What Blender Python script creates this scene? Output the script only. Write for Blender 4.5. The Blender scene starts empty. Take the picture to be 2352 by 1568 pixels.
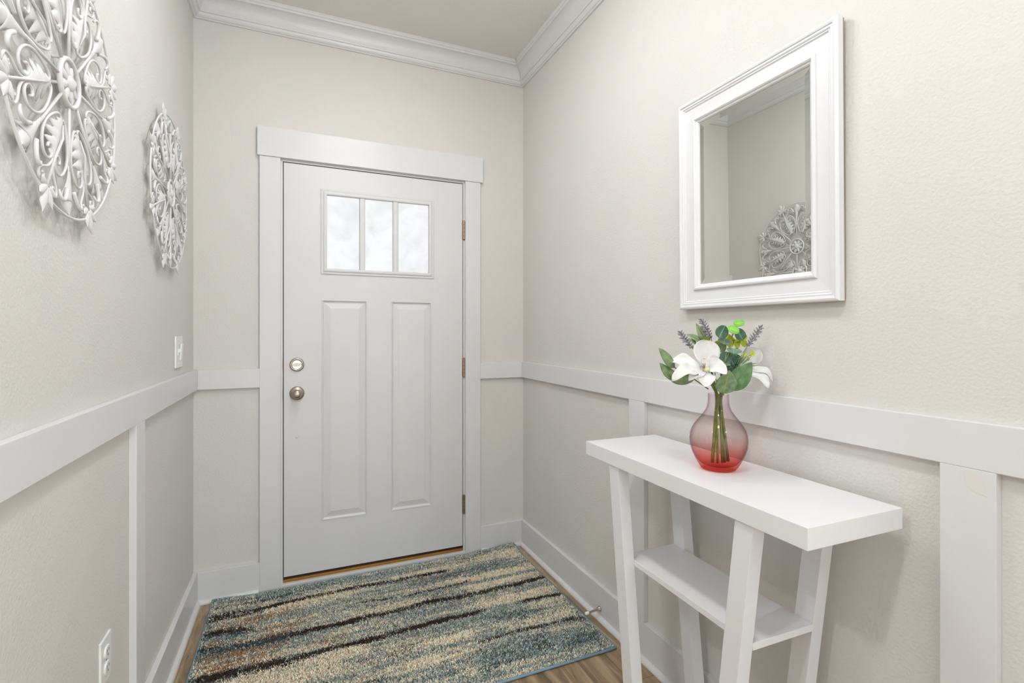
import bpy, bmesh, math, random
import numpy as np
from mathutils import Vector, Matrix

random.seed(7)
rng = np.random.default_rng(7)
PI = math.pi
scene = bpy.context.scene
col = scene.collection

# ------------------------------------------------------------------ camera
W = 1.6656            # x of the right hand wall; left wall x = 0; door wall y = 0
CEIL = 2.797
YAW = 0.4064
F_PX, CY_PX = 1140.5, 761.7
cam_data = bpy.data.cameras.new('camera')
cam = bpy.data.objects.new('camera', cam_data)
col.objects.link(cam)
cam.location = (0.4431, -2.6739, 1.2472)
cam.rotation_euler = (PI / 2, 0, -YAW)
cam_data.sensor_fit = 'HORIZONTAL'
cam_data.sensor_width = 36.0
cam_data.lens = 36.0 * F_PX / 2352.0
cam_data.shift_y = (CY_PX - 784.0) / 2352.0
cam_data.clip_start = 0.02
scene.camera = cam

# ------------------------------------------------------------------ view + world
scene.view_settings.view_transform = 'Standard'
scene.view_settings.look = 'None'
scene.view_settings.exposure = 0.12
scene.view_settings.gamma = 1.0
scene.view_settings.use_curve_mapping = False
scene.cycles.use_light_tree = False
scene.cycles.max_bounces = 8
scene.cycles.diffuse_bounces = 4
scene.cycles.glossy_bounces = 3
scene.cycles.transmission_bounces = 4
scene.cycles.transparent_max_bounces = 10
scene.cycles.adaptive_threshold = 0.09
scene.cycles.adaptive_min_samples = 16
scene.cycles.sample_clamp_indirect = 6.0

world = bpy.data.worlds.new('world')
scene.world = world
world.use_nodes = True
bg = world.node_tree.nodes['Background']
bg.inputs['Color'].default_value = (0.97, 0.985, 1.0, 1)
bg.inputs['Strength'].default_value = 0.92

# ------------------------------------------------------------------ lights
def point_light(name, loc, power, color, radius):
    d = bpy.data.lights.new(name, 'POINT')
    d.energy = power
    d.color = color
    d.shadow_soft_size = radius
    o = bpy.data.objects.new(name, d)
    col.objects.link(o)
    o.location = loc
    return o

def area_light(name, loc, rot, sx, sy, power, color):
    d = bpy.data.lights.new(name, 'AREA')
    d.shape = 'RECTANGLE'
    d.size, d.size_y = sx, sy
    d.energy = power
    d.color = color
    o = bpy.data.objects.new(name, d)
    col.objects.link(o)
    o.location = loc
    o.rotation_euler = rot
    return o

# ceiling lamp of the entry (above the picture), lamps of the room behind, then unseen area lights added as fill
point_light('entry_ceiling_lamp', (0.80, -1.42, 2.42), 7.6, (0.98, 0.98, 1.0), 0.05)
point_light('room_ceiling_lamp', (-0.62, -2.33, 2.62), 38.0, (0.945, 0.965, 1.0), 0.06)
point_light('hall_ceiling_lamp', (1.15, -3.75, 2.66), 18.0, (0.86, 0.94, 1.0), 0.08)
area_light('entry_fill', (0.76, -1.05, 2.76), (0, 0, 0), 0.16, 0.16, 6.5, (0.97, 0.975, 1.0))  # added fill from above, lifts the lower walls and floor of the entry
area_light('foyer_fill', (0.70, -2.45, 2.76), (0, 0, 0), 0.16, 0.16, 9.0, (0.95, 0.97, 1.0))  # added overhead fill for the near walls and the tabletop
area_light('side_fill', (-3.9, -4.0, 1.5), (0, -PI / 2, 0), 1.7, 2.6, 14.0, (0.82, 0.92, 1.0))  # unseen cool fill added at the far wall, which has no window
area_light('rear_fill', (-0.6, -6.4, 1.15), (PI / 2, 0, 0), 3.2, 2.1, 34.0, (0.91, 0.955, 1.0))  # soft daylight fill added behind the viewer; the rear wall is solid
area_light('right_fill', (W - 0.03, -4.7, 1.15), (0, PI / 2, 0), 2.1, 1.8, 78.0, (0.91, 0.955, 1.0))  # fill added to brighten the left wall; no window is there

# ------------------------------------------------------------------ material helpers
def new_mat(name):
    m = bpy.data.materials.new(name)
    m.use_nodes = True
    nt = m.node_tree
    return m, nt, nt.nodes['Principled BSDF']

def N(nt, kind, **kw):
    n = nt.nodes.new(kind)
    for k, v in kw.items():
        setattr(n, k, v)
    return n

def plain(name, color, rough=0.5, metal=0.0, bump=None, mottled=0.0, spec=None):
    """bump = (scale, strength, distance, stretch)"""
    m, nt, p = new_mat(name)
    p.inputs['Base Color'].default_value = (*color, 1)
    p.inputs['Roughness'].default_value = rough
    p.inputs['Metallic'].default_value = metal
    if spec is not None:
        p.inputs['Specular IOR Level'].default_value = spec
    tc = N(nt, 'ShaderNodeTexCoord')
    if bump:
        mp = N(nt, 'ShaderNodeMapping')
        mp.inputs['Scale'].default_value = bump[3] if len(bump) > 3 else (1, 1, 1)
        nt.links.new(tc.outputs['Object'], mp.inputs['Vector'])
        nz = N(nt, 'ShaderNodeTexNoise')
        nz.inputs['Scale'].default_value = bump[0]
        nz.inputs['Detail'].default_value = 1.0
        nt.links.new(mp.outputs['Vector'], nz.inputs['Vector'])
        bp = N(nt, 'ShaderNodeBump')
        bp.inputs['Strength'].default_value = bump[1]
        bp.inputs['Distance'].default_value = bump[2]
        nt.links.new(nz.outputs['Fac'], bp.inputs['Height'])
        nt.links.new(bp.outputs['Normal'], p.inputs['Normal'])
    if mottled:
        nz2 = N(nt, 'ShaderNodeTexNoise')
        nz2.inputs['Scale'].default_value = 5.0
        nz2.inputs['Detail'].default_value = 1.0
        nt.links.new(tc.outputs['Object'], nz2.inputs['Vector'])
        rp = N(nt, 'ShaderNodeValToRGB')
        a = tuple(c * (1 - mottled) for c in color)
        b = tuple(min(1, c * (1 + mottled)) for c in color)
        rp.color_ramp.elements[0].color = (*a, 1)
        rp.color_ramp.elements[1].color = (*b, 1)
        rp.color_ramp.elements[0].position = 0.3
        rp.color_ramp.elements[1].position = 0.7
        nt.links.new(nz2.outputs['Fac'], rp.inputs['Fac'])
        nt.links.new(rp.outputs['Color'], p.inputs['Base Color'])
    return m

M = {}
M['wall'] = plain('greige_wall_paint', (0.662, 0.647, 0.615), 0.6, bump=(135, 0.40, 0.0026), mottled=0.012)
M['ceiling'] = plain('ceiling_paint', (0.745, 0.732, 0.698), 0.8, bump=(135, 0.5, 0.003), mottled=0.012)
M['trim'] = plain('white_trim_paint', (0.690, 0.692, 0.690), 0.34, bump=(40, 0.05, 0.001), mottled=0.01)
M['door'] = plain('white_door_paint', (0.672, 0.675, 0.670), 0.38, bump=(30, 0.08, 0.001, (9, 9, 0.6)), mottled=0.012)
M['table'] = plain('white_table_lacquer', (0.755, 0.757, 0.77), 0.38, bump=(26, 0.12, 0.0008, (1.0, 1.0, 14)), mottled=0.01)
M['frame'] = plain('white_mirror_frame', (0.745, 0.75, 0.762), 0.34, mottled=0.006)
M['iron'] = plain('white_painted_iron', (0.675, 0.67, 0.66), 0.42, bump=(300, 0.1, 0.0005), mottled=0.03)
M['plastic'] = plain('white_plastic', (0.82, 0.82, 0.80), 0.3, mottled=0.005)
M['slot'] = plain('dark_slot', (0.03, 0.03, 0.03), 0.6, mottled=0.05)
M['nickel'] = plain('brushed_nickel', (0.44, 0.38, 0.32), 0.3, metal=1.0, bump=(300, 0.05, 0.0003))
M['bright_nickel'] = plain('polished_nickel', (0.62, 0.62, 0.61), 0.32, metal=1.0, bump=(300, 0.03, 0.0003))
M['bronze'] = plain('aged_nickel_hinge', (0.36, 0.29, 0.22), 0.36, metal=1.0, bump=(220, 0.1, 0.0004))
M['gold'] = plain('amber_threshold_metal', (0.36, 0.17, 0.03), 0.35, metal=0.3, mottled=0.15)
M['sweep_gap'] = plain('dark_sweep_gap', (0.035, 0.018, 0.018), 0.6, mottled=0.1)  # also used for the painted shade in the door gap
M['backing'] = plain('raw_fibreboard', (0.33, 0.25, 0.17), 0.8, mottled=0.1)
M['rubber'] = plain('white_rubber', (0.80, 0.79, 0.76), 0.6, mottled=0.02)
M['binding'] = plain('blue_grey_binding', (0.17, 0.27, 0.33), 0.7, bump=(400, 0.3, 0.001), mottled=0.12)
M['patch'] = plain('cream_touch_up_paint', (0.70, 0.685, 0.64), 0.5, mottled=0.01)

def mirror_mat():
    m, nt, p = new_mat('silvered_glass')
    p.inputs['Base Color'].default_value = (0.80, 0.82, 0.79, 1)
    p.inputs['Metallic'].default_value = 1.0
    p.inputs['Roughness'].default_value = 0.0
    return m
M['mirror'] = mirror_mat()

def frosted_mat():
    m, nt, p = new_mat('frosted_glass')
    tc = N(nt, 'ShaderNodeTexCoord')
    nz = N(nt, 'ShaderNodeTexNoise')
    nz.inputs['Scale'].default_value = 9.0
    nz.inputs['Detail'].default_value = 5.0
    nz.inputs['Roughness'].default_value = 0.62
    nz.inputs['Distortion'].default_value = 0.8
    nt.links.new(tc.outputs['Object'], nz.inputs['Vector'])
    rp = N(nt, 'ShaderNodeValToRGB')
    rp.color_ramp.elements[0].position = 0.28
    rp.color_ramp.elements[0].color = (0.84, 0.84, 0.83, 1)
    rp.color_ramp.elements[1].position = 0.55
    rp.color_ramp.elements[1].color = (1.0, 1.0, 1.0, 1)
    nt.links.new(nz.outputs['Fac'], rp.inputs['Fac'])
    nz2 = N(nt, 'ShaderNodeTexNoise')
    nz2.inputs['Scale'].default_value = 70.0
    nz2.inputs['Detail'].default_value = 4.0
    nt.links.new(tc.outputs['Object'], nz2.inputs['Vector'])
    bp = N(nt, 'ShaderNodeBump')
    bp.inputs['Strength'].default_value = 0.35
    bp.inputs['Distance'].default_value = 0.003
    nt.links.new(nz2.outputs['Fac'], bp.inputs['Height'])
    nt.links.new(bp.outputs['Normal'], p.inputs['Normal'])
    nt.links.new(rp.outputs['Color'], p.inputs['Base Color'])
    p.inputs['Transmission Weight'].default_value = 1.0
    p.inputs['Roughness'].default_value = 0.55
    p.inputs['IOR'].default_value = 1.3
    return m
M['frosted'] = frosted_mat()

def wood_mat(name='oak_vinyl_plank', tint=1.0):
    m, nt, p = new_mat(name)
    tc = N(nt, 'ShaderNodeTexCoord')
    oi = N(nt, 'ShaderNodeObjectInfo')
    sc = N(nt, 'ShaderNodeVectorMath', operation='SCALE')
    cb = N(nt, 'ShaderNodeCombineXYZ')
    nt.links.new(oi.outputs['Random'], cb.inputs['X'])
    nt.links.new(oi.outputs['Random'], cb.inputs['Z'])
    nt.links.new(cb.outputs['Vector'], sc.inputs[0])
    sc.inputs['Scale'].default_value = 40.0
    ad = N(nt, 'ShaderNodeVectorMath', operation='ADD')
    nt.links.new(tc.outputs['Object'], ad.inputs[0])
    nt.links.new(sc.outputs['Vector'], ad.inputs[1])
    mp = N(nt, 'ShaderNodeMapping')
    mp.inputs['Scale'].default_value = (14.0, 1.1, 14.0)
    nt.links.new(ad.outputs['Vector'], mp.inputs['Vector'])
    nz = N(nt, 'ShaderNodeTexNoise')
    nz.inputs['Scale'].default_value = 2.2
    nz.inputs['Detail'].default_value = 7.0
    nz.inputs['Roughness'].default_value = 0.62
    nz.inputs['Distortion'].default_value = 0.9
    nt.links.new(mp.outputs['Vector'], nz.inputs['Vector'])
    rp = N(nt, 'ShaderNodeValToRGB')
    e = rp.color_ramp.elements
    e[0].position, e[0].color = 0.28, (0.085 * tint, 0.056 * tint, 0.032 * tint, 1)
    e[1].position, e[1].color = 0.74, (0.42 * tint, 0.305 * tint, 0.185 * tint, 1)
    k = e.new(0.5)
    k.color = (0.225 * tint, 0.155 * tint, 0.088 * tint, 1)
    nt.links.new(nz.outputs['Fac'], rp.inputs['Fac'])
    hv = N(nt, 'ShaderNodeHueSaturation')
    mr = N(nt, 'ShaderNodeMapRange')
    mr.inputs['To Min'].default_value = 0.86
    mr.inputs['To Max'].default_value = 1.12
    nt.links.new(oi.outputs['Random'], mr.inputs['Value'])
    nt.links.new(mr.outputs['Result'], hv.inputs['Value'])
    nt.links.new(rp.outputs['Color'], hv.inputs['Color'])
    nt.links.new(hv.outputs['Color'], p.inputs['Base Color'])
    p.inputs['Roughness'].default_value = 0.42
    bp = N(nt, 'ShaderNodeBump')
    bp.inputs['Strength'].default_value = 0.15
    bp.inputs['Distance'].default_value = 0.001
    nt.links.new(nz.outputs['Fac'], bp.inputs['Height'])
    nt.links.new(bp.outputs['Normal'], p.inputs['Normal'])
    return m
M['plank'] = wood_mat(tint=1.35)

def attr_mat(name, rough):
    m, nt, p = new_mat(name)
    at = N(nt, 'ShaderNodeAttribute', attribute_name='pile_colour')
    nt.links.new(at.outputs['Color'], p.inputs['Base Color'])
    p.inputs['Roughness'].default_value = rough
    p.inputs['Specular IOR Level'].default_value = 0.2
    return m
M['pile'] = attr_mat('rug_pile_yarn', 0.85)
M['rug_back'] = plain('rug_backing', (0.30, 0.28, 0.23), 0.9, bump=(500, 0.5, 0.002), mottled=0.2)

def leaf_mat(name, c0, c1, vein=None, rough=0.5, scale=60, trans=0.0):
    m, nt, p = new_mat(name)
    tc = N(nt, 'ShaderNodeTexCoord')
    nz = N(nt, 'ShaderNodeTexNoise')
    nz.inputs['Scale'].default_value = scale
    nz.inputs['Detail'].default_value = 4.0
    nt.links.new(tc.outputs['Object'], nz.inputs['Vector'])
    rp = N(nt, 'ShaderNodeValToRGB')
    rp.color_ramp.elements[0].position = 0.32
    rp.color_ramp.elements[1].position = 0.68
    rp.color_ramp.elements[0].color = (*c0, 1)
    rp.color_ramp.elements[1].color = (*c1, 1)
    nt.links.new(nz.outputs['Fac'], rp.inputs['Fac'])
    src = rp.outputs['Color']
    if vein is not None:
        # midrib and side veins along the blade's own coordinates (uv)
        uv = N(nt, 'ShaderNodeUVMap', uv_map='blade')
        sp = N(nt, 'ShaderNodeSeparateXYZ')
        nt.links.new(uv.outputs['UV'], sp.inputs['Vector'])
        s1 = N(nt, 'ShaderNodeMath', operation='SUBTRACT')
        nt.links.new(sp.outputs['Y'], s1.inputs[0])
        s1.inputs[1].default_value = 0.5
        ab = N(nt, 'ShaderNodeMath', operation='ABSOLUTE')
        nt.links.new(s1.outputs[0], ab.inputs[0])
        lt = N(nt, 'ShaderNodeMapRange')
        lt.inputs['From Min'].default_value = 0.045
        lt.inputs['From Max'].default_value = 0.02
        nt.links.new(ab.outputs[0], lt.inputs['Value'])
        m1 = N(nt, 'ShaderNodeMath', operation='MULTIPLY_ADD')
        nt.links.new(ab.outputs[0], m1.inputs[0])
        m1.inputs[1].default_value = -0.9
        nt.links.new(sp.outputs['X'], m1.inputs[2])
        m2 = N(nt, 'ShaderNodeMath', operation='MULTIPLY')
        nt.links.new(m1.outputs[0], m2.inputs[0])
        m2.inputs[1].default_value = 34.0
        sn = N(nt, 'ShaderNodeMath', operation='SINE')
        nt.links.new(m2.outputs[0], sn.inputs[0])
        vv = N(nt, 'ShaderNodeMapRange')
        vv.inputs['From Min'].default_value = 0.80
        vv.inputs['From Max'].default_value = 1.0
        vv.inputs['To Max'].default_value = 0.32
        nt.links.new(sn.outputs[0], vv.inputs['Value'])
        mx = N(nt, 'ShaderNodeMath', operation='MAXIMUM')
        nt.links.new(lt.outputs['Result'], mx.inputs[0])
        nt.links.new(vv.outputs['Result'], mx.inputs[1])
        mix = N(nt, 'ShaderNodeMix', data_type='RGBA')
        mix.inputs['B'].default_value = (*vein, 1)
        nt.links.new(mx.outputs[0], mix.inputs['Factor'])
        nt.links.new(src, mix.inputs['A'])
        src = mix.outputs['Result']
    nt.links.new(src, p.inputs['Base Color'])
    p.inputs['Roughness'].default_value = rough
    if trans:
        p.inputs['Subsurface Weight'].default_value = trans
        p.inputs['Subsurface Radius'].default_value = (0.004, 0.004, 0.003)
        p.inputs['Subsurface Scale'].default_value = 1.0
    return m
M['petal'] = leaf_mat('ivory_petal', (0.64, 0.635, 0.60), (0.745, 0.745, 0.735), None, 0.55, 30)
M['petal_heart'] = leaf_mat('yellow_petal_base', (0.62, 0.56, 0.24), (0.80, 0.78, 0.58), None, 0.6, 60)
M['stamen'] = leaf_mat('mauve_stamen', (0.42, 0.28, 0.28), (0.62, 0.48, 0.46), None, 0.7, 120)
M['leaf_sage'] = leaf_mat('sage_leaf', (0.105, 0.180, 0.080), (0.230, 0.330, 0.180), (0.27, 0.34, 0.07), 0.55, 70)
M['leaf_green'] = leaf_mat('mid_green_leaf', (0.055, 0.150, 0.045), (0.170, 0.290, 0.130), (0.10, 0.20, 0.06), 0.5, 60)
M['leaf_pale'] = leaf_mat('pale_leaf', (0.210, 0.300, 0.150), (0.330, 0.420, 0.240), (0.07, 0.13, 0.05), 0.55, 60)
M['euc_dark'] = leaf_mat('dark_eucalyptus', (0.018, 0.075, 0.040), (0.060, 0.150, 0.095), (0.22, 0.34, 0.20), 0.5, 80)
M['euc_grey'] = leaf_mat('grey_eucalyptus', (0.090, 0.160, 0.105), (0.180, 0.270, 0.190), (0.25, 0.36, 0.16), 0.55, 80)
M['euc_lime'] = leaf_mat('lime_eucalyptus', (0.130, 0.420, 0.025), (0.260, 0.600, 0.075), (0.40, 0.66, 0.16), 0.45, 50)
M['leaf_yellow'] = leaf_mat('yellow_green_leaf', (0.330, 0.390, 0.012), (0.520, 0.560, 0.030), None, 0.5, 90)
M['leaf_orange'] = leaf_mat('amber_leaf', (0.420, 0.190, 0.015), (0.560, 0.300, 0.030), None, 0.5, 90)
M['stem'] = leaf_mat('olive_stem', (0.080, 0.120, 0.012), (0.190, 0.230, 0.030), None, 0.4, 40)
M['stem_grey'] = leaf_mat('grey_stem', (0.180, 0.180, 0.210), (0.280, 0.280, 0.310), None, 0.6, 80)
M['stem_lime'] = leaf_mat('lime_stem', (0.200, 0.330, 0.030), (0.330, 0.470, 0.070), None, 0.5, 60)
M['lavender'] = leaf_mat('dusty_lavender', (0.140, 0.138, 0.160), (0.400, 0.392, 0.425), None, 0.75, 160)

def vase_mat():
    m, nt, p = new_mat('ombre_glass')
    nt.nodes.remove(p)
    out = nt.nodes['Material Output']
    tc = N(nt, 'ShaderNodeTexCoord')
    sp = N(nt, 'ShaderNodeSeparateXYZ')
    nt.links.new(tc.outputs['Object'], sp.inputs['Vector'])
    rp = N(nt, 'ShaderNodeValToRGB')
    mr = N(nt, 'ShaderNodeMapRange')
    mr.inputs['From Min'].default_value = 0.0
    mr.inputs['From Max'].default_value = 0.20
    nt.links.new(sp.outputs['Z'], mr.inputs['Value'])
    nt.links.new(mr.outputs['Result'], rp.inputs['Fac'])
    e = rp.color_ramp.elements
    e[0].position, e[0].color = 0.0, (0.965, 0.50, 0.42, 1)
    e[1].position, e[1].color = 0.98, (0.975, 0.935, 0.950, 1)
    for pos, c in ((0.10, (0.97, 0.58, 0.55)), (0.23, (0.975, 0.765, 0.75)), (0.40, (0.985, 0.940, 0.930)), (0.62, (0.99, 0.968, 0.960))):
        k = e.new(pos)
        k.color = (*c, 1)
    lw = N(nt, 'ShaderNodeLayerWeight')
    lw.inputs['Blend'].default_value = 0.5
    dk = N(nt, 'ShaderNodeMix', data_type='RGBA', blend_type='MULTIPLY')
    sq = N(nt, 'ShaderNodeMath', operation='POWER')
    nt.links.new(lw.outputs['Facing'], sq.inputs[0])
    sq.inputs[1].default_value = 2.5
    nt.links.new(sq.outputs[0], dk.inputs['Factor'])
    nt.links.new(rp.outputs['Color'], dk.inputs['A'])
    dk.inputs['B'].default_value = (0.72, 0.60, 0.63, 1)
    tr = N(nt, 'ShaderNodeBsdfTransparent')
    nt.links.new(dk.outputs['Result'], tr.inputs['Color'])
    gl = N(nt, 'ShaderNodeBsdfGlossy')
    gl.inputs['Roughness'].default_value = 0.012
    gl.inputs['Color'].default_value = (1, 0.97, 0.97, 1)
    fr0 = N(nt, 'ShaderNodeMath', operation='POWER')
    nt.links.new(lw.outputs['Facing'], fr0.inputs[0])
    fr0.inputs[1].default_value = 4.0
    fr = N(nt, 'ShaderNodeMath', operation='MULTIPLY_ADD')
    nt.links.new(fr0.outputs[0], fr.inputs[0])
    fr.inputs[1].default_value = 0.20
    fr.inputs[2].default_value = 0.013
    mx = N(nt, 'ShaderNodeMixShader')
    nt.links.new(fr.outputs[0], mx.inputs['Fac'])
    nt.links.new(tr.outputs['BSDF'], mx.inputs[1])
    nt.links.new(gl.outputs['BSDF'], mx.inputs[2])
    nt.links.new(mx.outputs['Shader'], out.inputs['Surface'])
    return m
M['vase'] = vase_mat()

# ------------------------------------------------------------------ object helpers
def link(o, parent=None):
    col.objects.link(o)
    if parent is not None:
        o.parent = parent
    return o

def tag(o, label=None, cat=None, group=None, kind=None):
    if label:
        o['label'] = label
    if cat:
        o['category'] = cat
    if group:
        o['group'] = group
    if kind:
        o['kind'] = kind
    return o

def empty(name, loc=(0, 0, 0), label=None, cat=None, group=None, kind=None):
    o = bpy.data.objects.new(name, None)
    o.empty_display_size = 0.05
    o.location = loc
    link(o)
    return tag(o, label, cat, group, kind)

def mesh(name, verts, faces, smooth=False):
    me = bpy.data.meshes.new(name)
    me.from_pydata([tuple(v) for v in verts], [], faces)
    me.update()
    if smooth:
        for p in me.polygons:
            p.use_smooth = True
    return me

def obj(name, data, mat, parent=None, loc=(0, 0, 0)):
    o = bpy.data.objects.new(name, data)
    if mat is not None and not data.materials:
        data.materials.append(mat)
    o.location = loc
    return link(o, parent)

def fix_normals(me):
    bm = bmesh.new()
    bm.from_mesh(me)
    bmesh.ops.recalc_face_normals(bm, faces=bm.faces)
    bm.to_mesh(me)
    bm.free()
    return me

def box_mesh(name, x0, x1, y0, y1, z0, z1, bevel=0.0, seg=2):
    bm = bmesh.new()
    vs = [bm.verts.new((x, y, z)) for x in (x0, x1) for y in (y0, y1) for z in (z0, z1)]
    for f in ((0, 1, 3, 2), (4, 6, 7, 5), (0, 4, 5, 1), (2, 3, 7, 6), (0, 2, 6, 4), (1, 5, 7, 3)):
        bm.faces.new([vs[i] for i in f])
    bmesh.ops.recalc_face_normals(bm, faces=bm.faces)
    if bevel:
        bmesh.ops.bevel(bm, geom=list(bm.edges), offset=bevel, segments=seg, profile=0.6, affect='EDGES')
    me = bpy.data.meshes.new(name)
    bm.to_mesh(me)
    bm.free()
    return me

def box(name, x0, x1, y0, y1, z0, z1, mat, parent=None, bevel=0.0, loc=(0, 0, 0)):
    return obj(name, box_mesh(name, x0, x1, y0, y1, z0, z1, bevel), mat, parent, loc)

def struct(name, o, label, cat):
    return tag(o, label, cat, kind='structure')

def sbox(name, b, mat, label, cat='trim', bevel=0.0):
    return struct(name, box(name, *b, mat, None, bevel), label, cat)

def frame_path(pts, closed=False):
    pts = [Vector(p) for p in pts]
    n = len(pts)
    tans = []
    for i in range(n):
        if closed:
            t = pts[(i + 1) % n] - pts[i - 1]
        else:
            t = pts[min(i + 1, n - 1)] - pts[max(i - 1, 0)]
        tans.append(t.normalized())
    ref = Vector((0, 0, 1))
    if abs(tans[0].dot(ref)) > 0.9:
        ref = Vector((1, 0, 0))
    nrm = (ref - tans[0] * ref.dot(tans[0])).normalized()
    out = []
    for i in range(n):
        nrm = (nrm - tans[i] * nrm.dot(tans[i])).normalized()
        out.append((pts[i], nrm, tans[i].cross(nrm)))
    return out

def tube_vf(pts, rad, n=6, closed=False, cap=True):
    fr = frame_path(pts, closed)
    rs = rad if isinstance(rad, (list, tuple)) else [rad] * len(fr)
    v, f = [], []
    for (p, a, b), r in zip(fr, rs):
        for k in range(n):
            t = 2 * PI * k / n
            v.append(p + a * (math.cos(t) * r) + b * (math.sin(t) * r))
    m = len(fr)
    for i in range(m if closed else m - 1):
        j = (i + 1) % m
        for k in range(n):
            l = (k + 1) % n
            f.append((i * n + k, i * n + l, j * n + l, j * n + k))
    if cap and not closed:
        f.append(tuple(range(n - 1, -1, -1)))
        f.append(tuple((m - 1) * n + k for k in range(n)))
    return v, f

def tube(name, pts, rad, mat, parent=None, n=6, closed=False, loc=(0, 0, 0)):
    v, f = tube_vf(pts, rad, n, closed)
    return obj(name, mesh(name, v, f, True), mat, parent, loc)

def merge_vf(parts):
    V, Fc = [], []
    for v, f in parts:
        o = len(V)
        V += list(v)
        Fc += [tuple(i + o for i in q) for q in f]
    return V, Fc

def catmull(pts, n=6):
    pts = [Vector(p) for p in pts]
    ext = [pts[0] * 2 - pts[1]] + pts + [pts[-1] * 2 - pts[-2]]
    out = []
    for i in range(1, len(ext) - 2):
        p0, p1, p2, p3 = ext[i - 1:i + 3]
        for k in range(n):
            t = k / n
            out.append(0.5 * ((2 * p1) + (p2 - p0) * t + (2 * p0 - 5 * p1 + 4 * p2 - p3) * t * t
                              + (3 * p1 - p0 - 3 * p2 + p3) * t ** 3))
    out.append(pts[-1])
    return out

def lathe(name, prof, n=32, mat=None, parent=None, loc=(0, 0, 0), smooth=True, cap=True):
    v, f = [], []
    for r, h in prof:
        for k in range(n):
            t = 2 * PI * k / n
            v.append((r * math.cos(t), r * math.sin(t), h))
    for i in range(len(prof) - 1):
        for k in range(n):
            l = (k + 1) % n
            f.append((i * n + k, i * n + l, (i + 1) * n + l, (i + 1) * n + k))
    if cap:
        f.append(tuple(range(n - 1, -1, -1)))
        f.append(tuple((len(prof) - 1) * n + k for k in range(n)))
    me = mesh(name, v, f, smooth)
    return obj(name, me, mat, parent, loc)

def loops_mesh(name, x0, x1, y0, y1, prof, cap=True, close_back=None):
    """concentric rectangles in the local xy plane: prof = [(inset, height)], mitred corners"""
    v, f = [], []
    for ins, h in prof:
        v += [(x0 + ins, y0 + ins, h), (x1 - ins, y0 + ins, h), (x1 - ins, y1 - ins, h), (x0 + ins, y1 - ins, h)]
    for i in range(len(prof) - 1):
        for k in range(4):
            l = (k + 1) % 4
            f.append((i * 4 + k, i * 4 + l, i * 4 + 4 + l, i * 4 + 4 + k))
    if cap:
        b = (len(prof) - 1) * 4
        f.append((b, b + 1, b + 2, b + 3))
    return mesh(name, v, f)

def wall_frame(o, side, loc, tilt=0.0, yaw=0.0):
    """local x right, y up, z out of the wall"""
    if side == 'R':
        R = Matrix(((0, 0, -1), (-1, 0, 0), (0, 1, 0)))
    elif side == 'L':
        R = Matrix(((0, 0, 1), (1, 0, 0), (0, 1, 0)))
    else:  # door wall, facing -y
        R = Matrix(((1, 0, 0), (0, 0, -1), (0, 1, 0)))
    R = R @ Matrix.Rotation(tilt, 3, 'X') @ Matrix.Rotation(yaw, 3, 'Y')
    o.rotation_euler = R.to_euler()
    o.location = loc
    return o

# ------------------------------------------------------------------ shell
XL, YB = -4.0, -6.5            # far side of the room behind the camera
LW = -1.69                     # end of the entry's left wall
DOX0, DOX1, DOZ = 0.3552, 1.3135, 2.0985   # door opening

def wall_from_boxes(name, boxes, mat, label):
    V, Fc = [], []
    for b in boxes:
        x0, x1, y0, y1, z0, z1 = b
        o = len(V)
        V += [(x, y, z) for x in (x0, x1) for y in (y0, y1) for z in (z0, z1)]
        Fc += [tuple(i + o for i in q) for q in ((0, 1, 3, 2), (4, 6, 7, 5), (0, 4, 5, 1), (2, 3, 7, 6), (0, 2, 6, 4), (1, 5, 7, 3))]
    me = fix_normals(mesh(name, V, Fc))
    return struct(name, obj(name, me, mat), label, 'wall')

wall_from_boxes('wall_back', [(-0.12, DOX0, 0, 0.14, 0, CEIL), (DOX1, W + 0.12, 0, 0.14, 0, CEIL), (DOX0, DOX1, 0, 0.14, DOZ, CEIL)],
                M['wall'], 'greige painted wall around the white front door')
wall_from_boxes('wall_left', [(-0.12, 0, LW, 0, 0, CEIL)], M['wall'], 'greige wall on the left with two white medallions')
wall_from_boxes('wall_right', [(W, W + 0.12, YB, 0, 0, CEIL)], M['wall'], 'greige wall on the right with the framed mirror')
wall_from_boxes('wall_side', [(XL, -0.12, LW, LW + 0.12, 0, CEIL)], M['wall'], 'greige wall of the room beyond the entry')
wall_from_boxes('wall_far', [(XL - 0.12, XL, YB, LW + 0.12, 0, CEIL)], M['wall'], 'greige end wall of the room beyond the entry')
wall_from_boxes('wall_rear', [(XL - 0.12, W + 0.12, YB - 0.12, YB, 0, CEIL)], M['wall'], 'greige wall behind the viewer')
ceil = wall_from_boxes('ceiling', [(XL - 0.12, W + 0.12, YB - 0.12, 0.14, CEIL, CEIL + 0.1)], M['ceiling'], 'flat greige painted ceiling')
ceil['category'] = 'ceiling'

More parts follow.
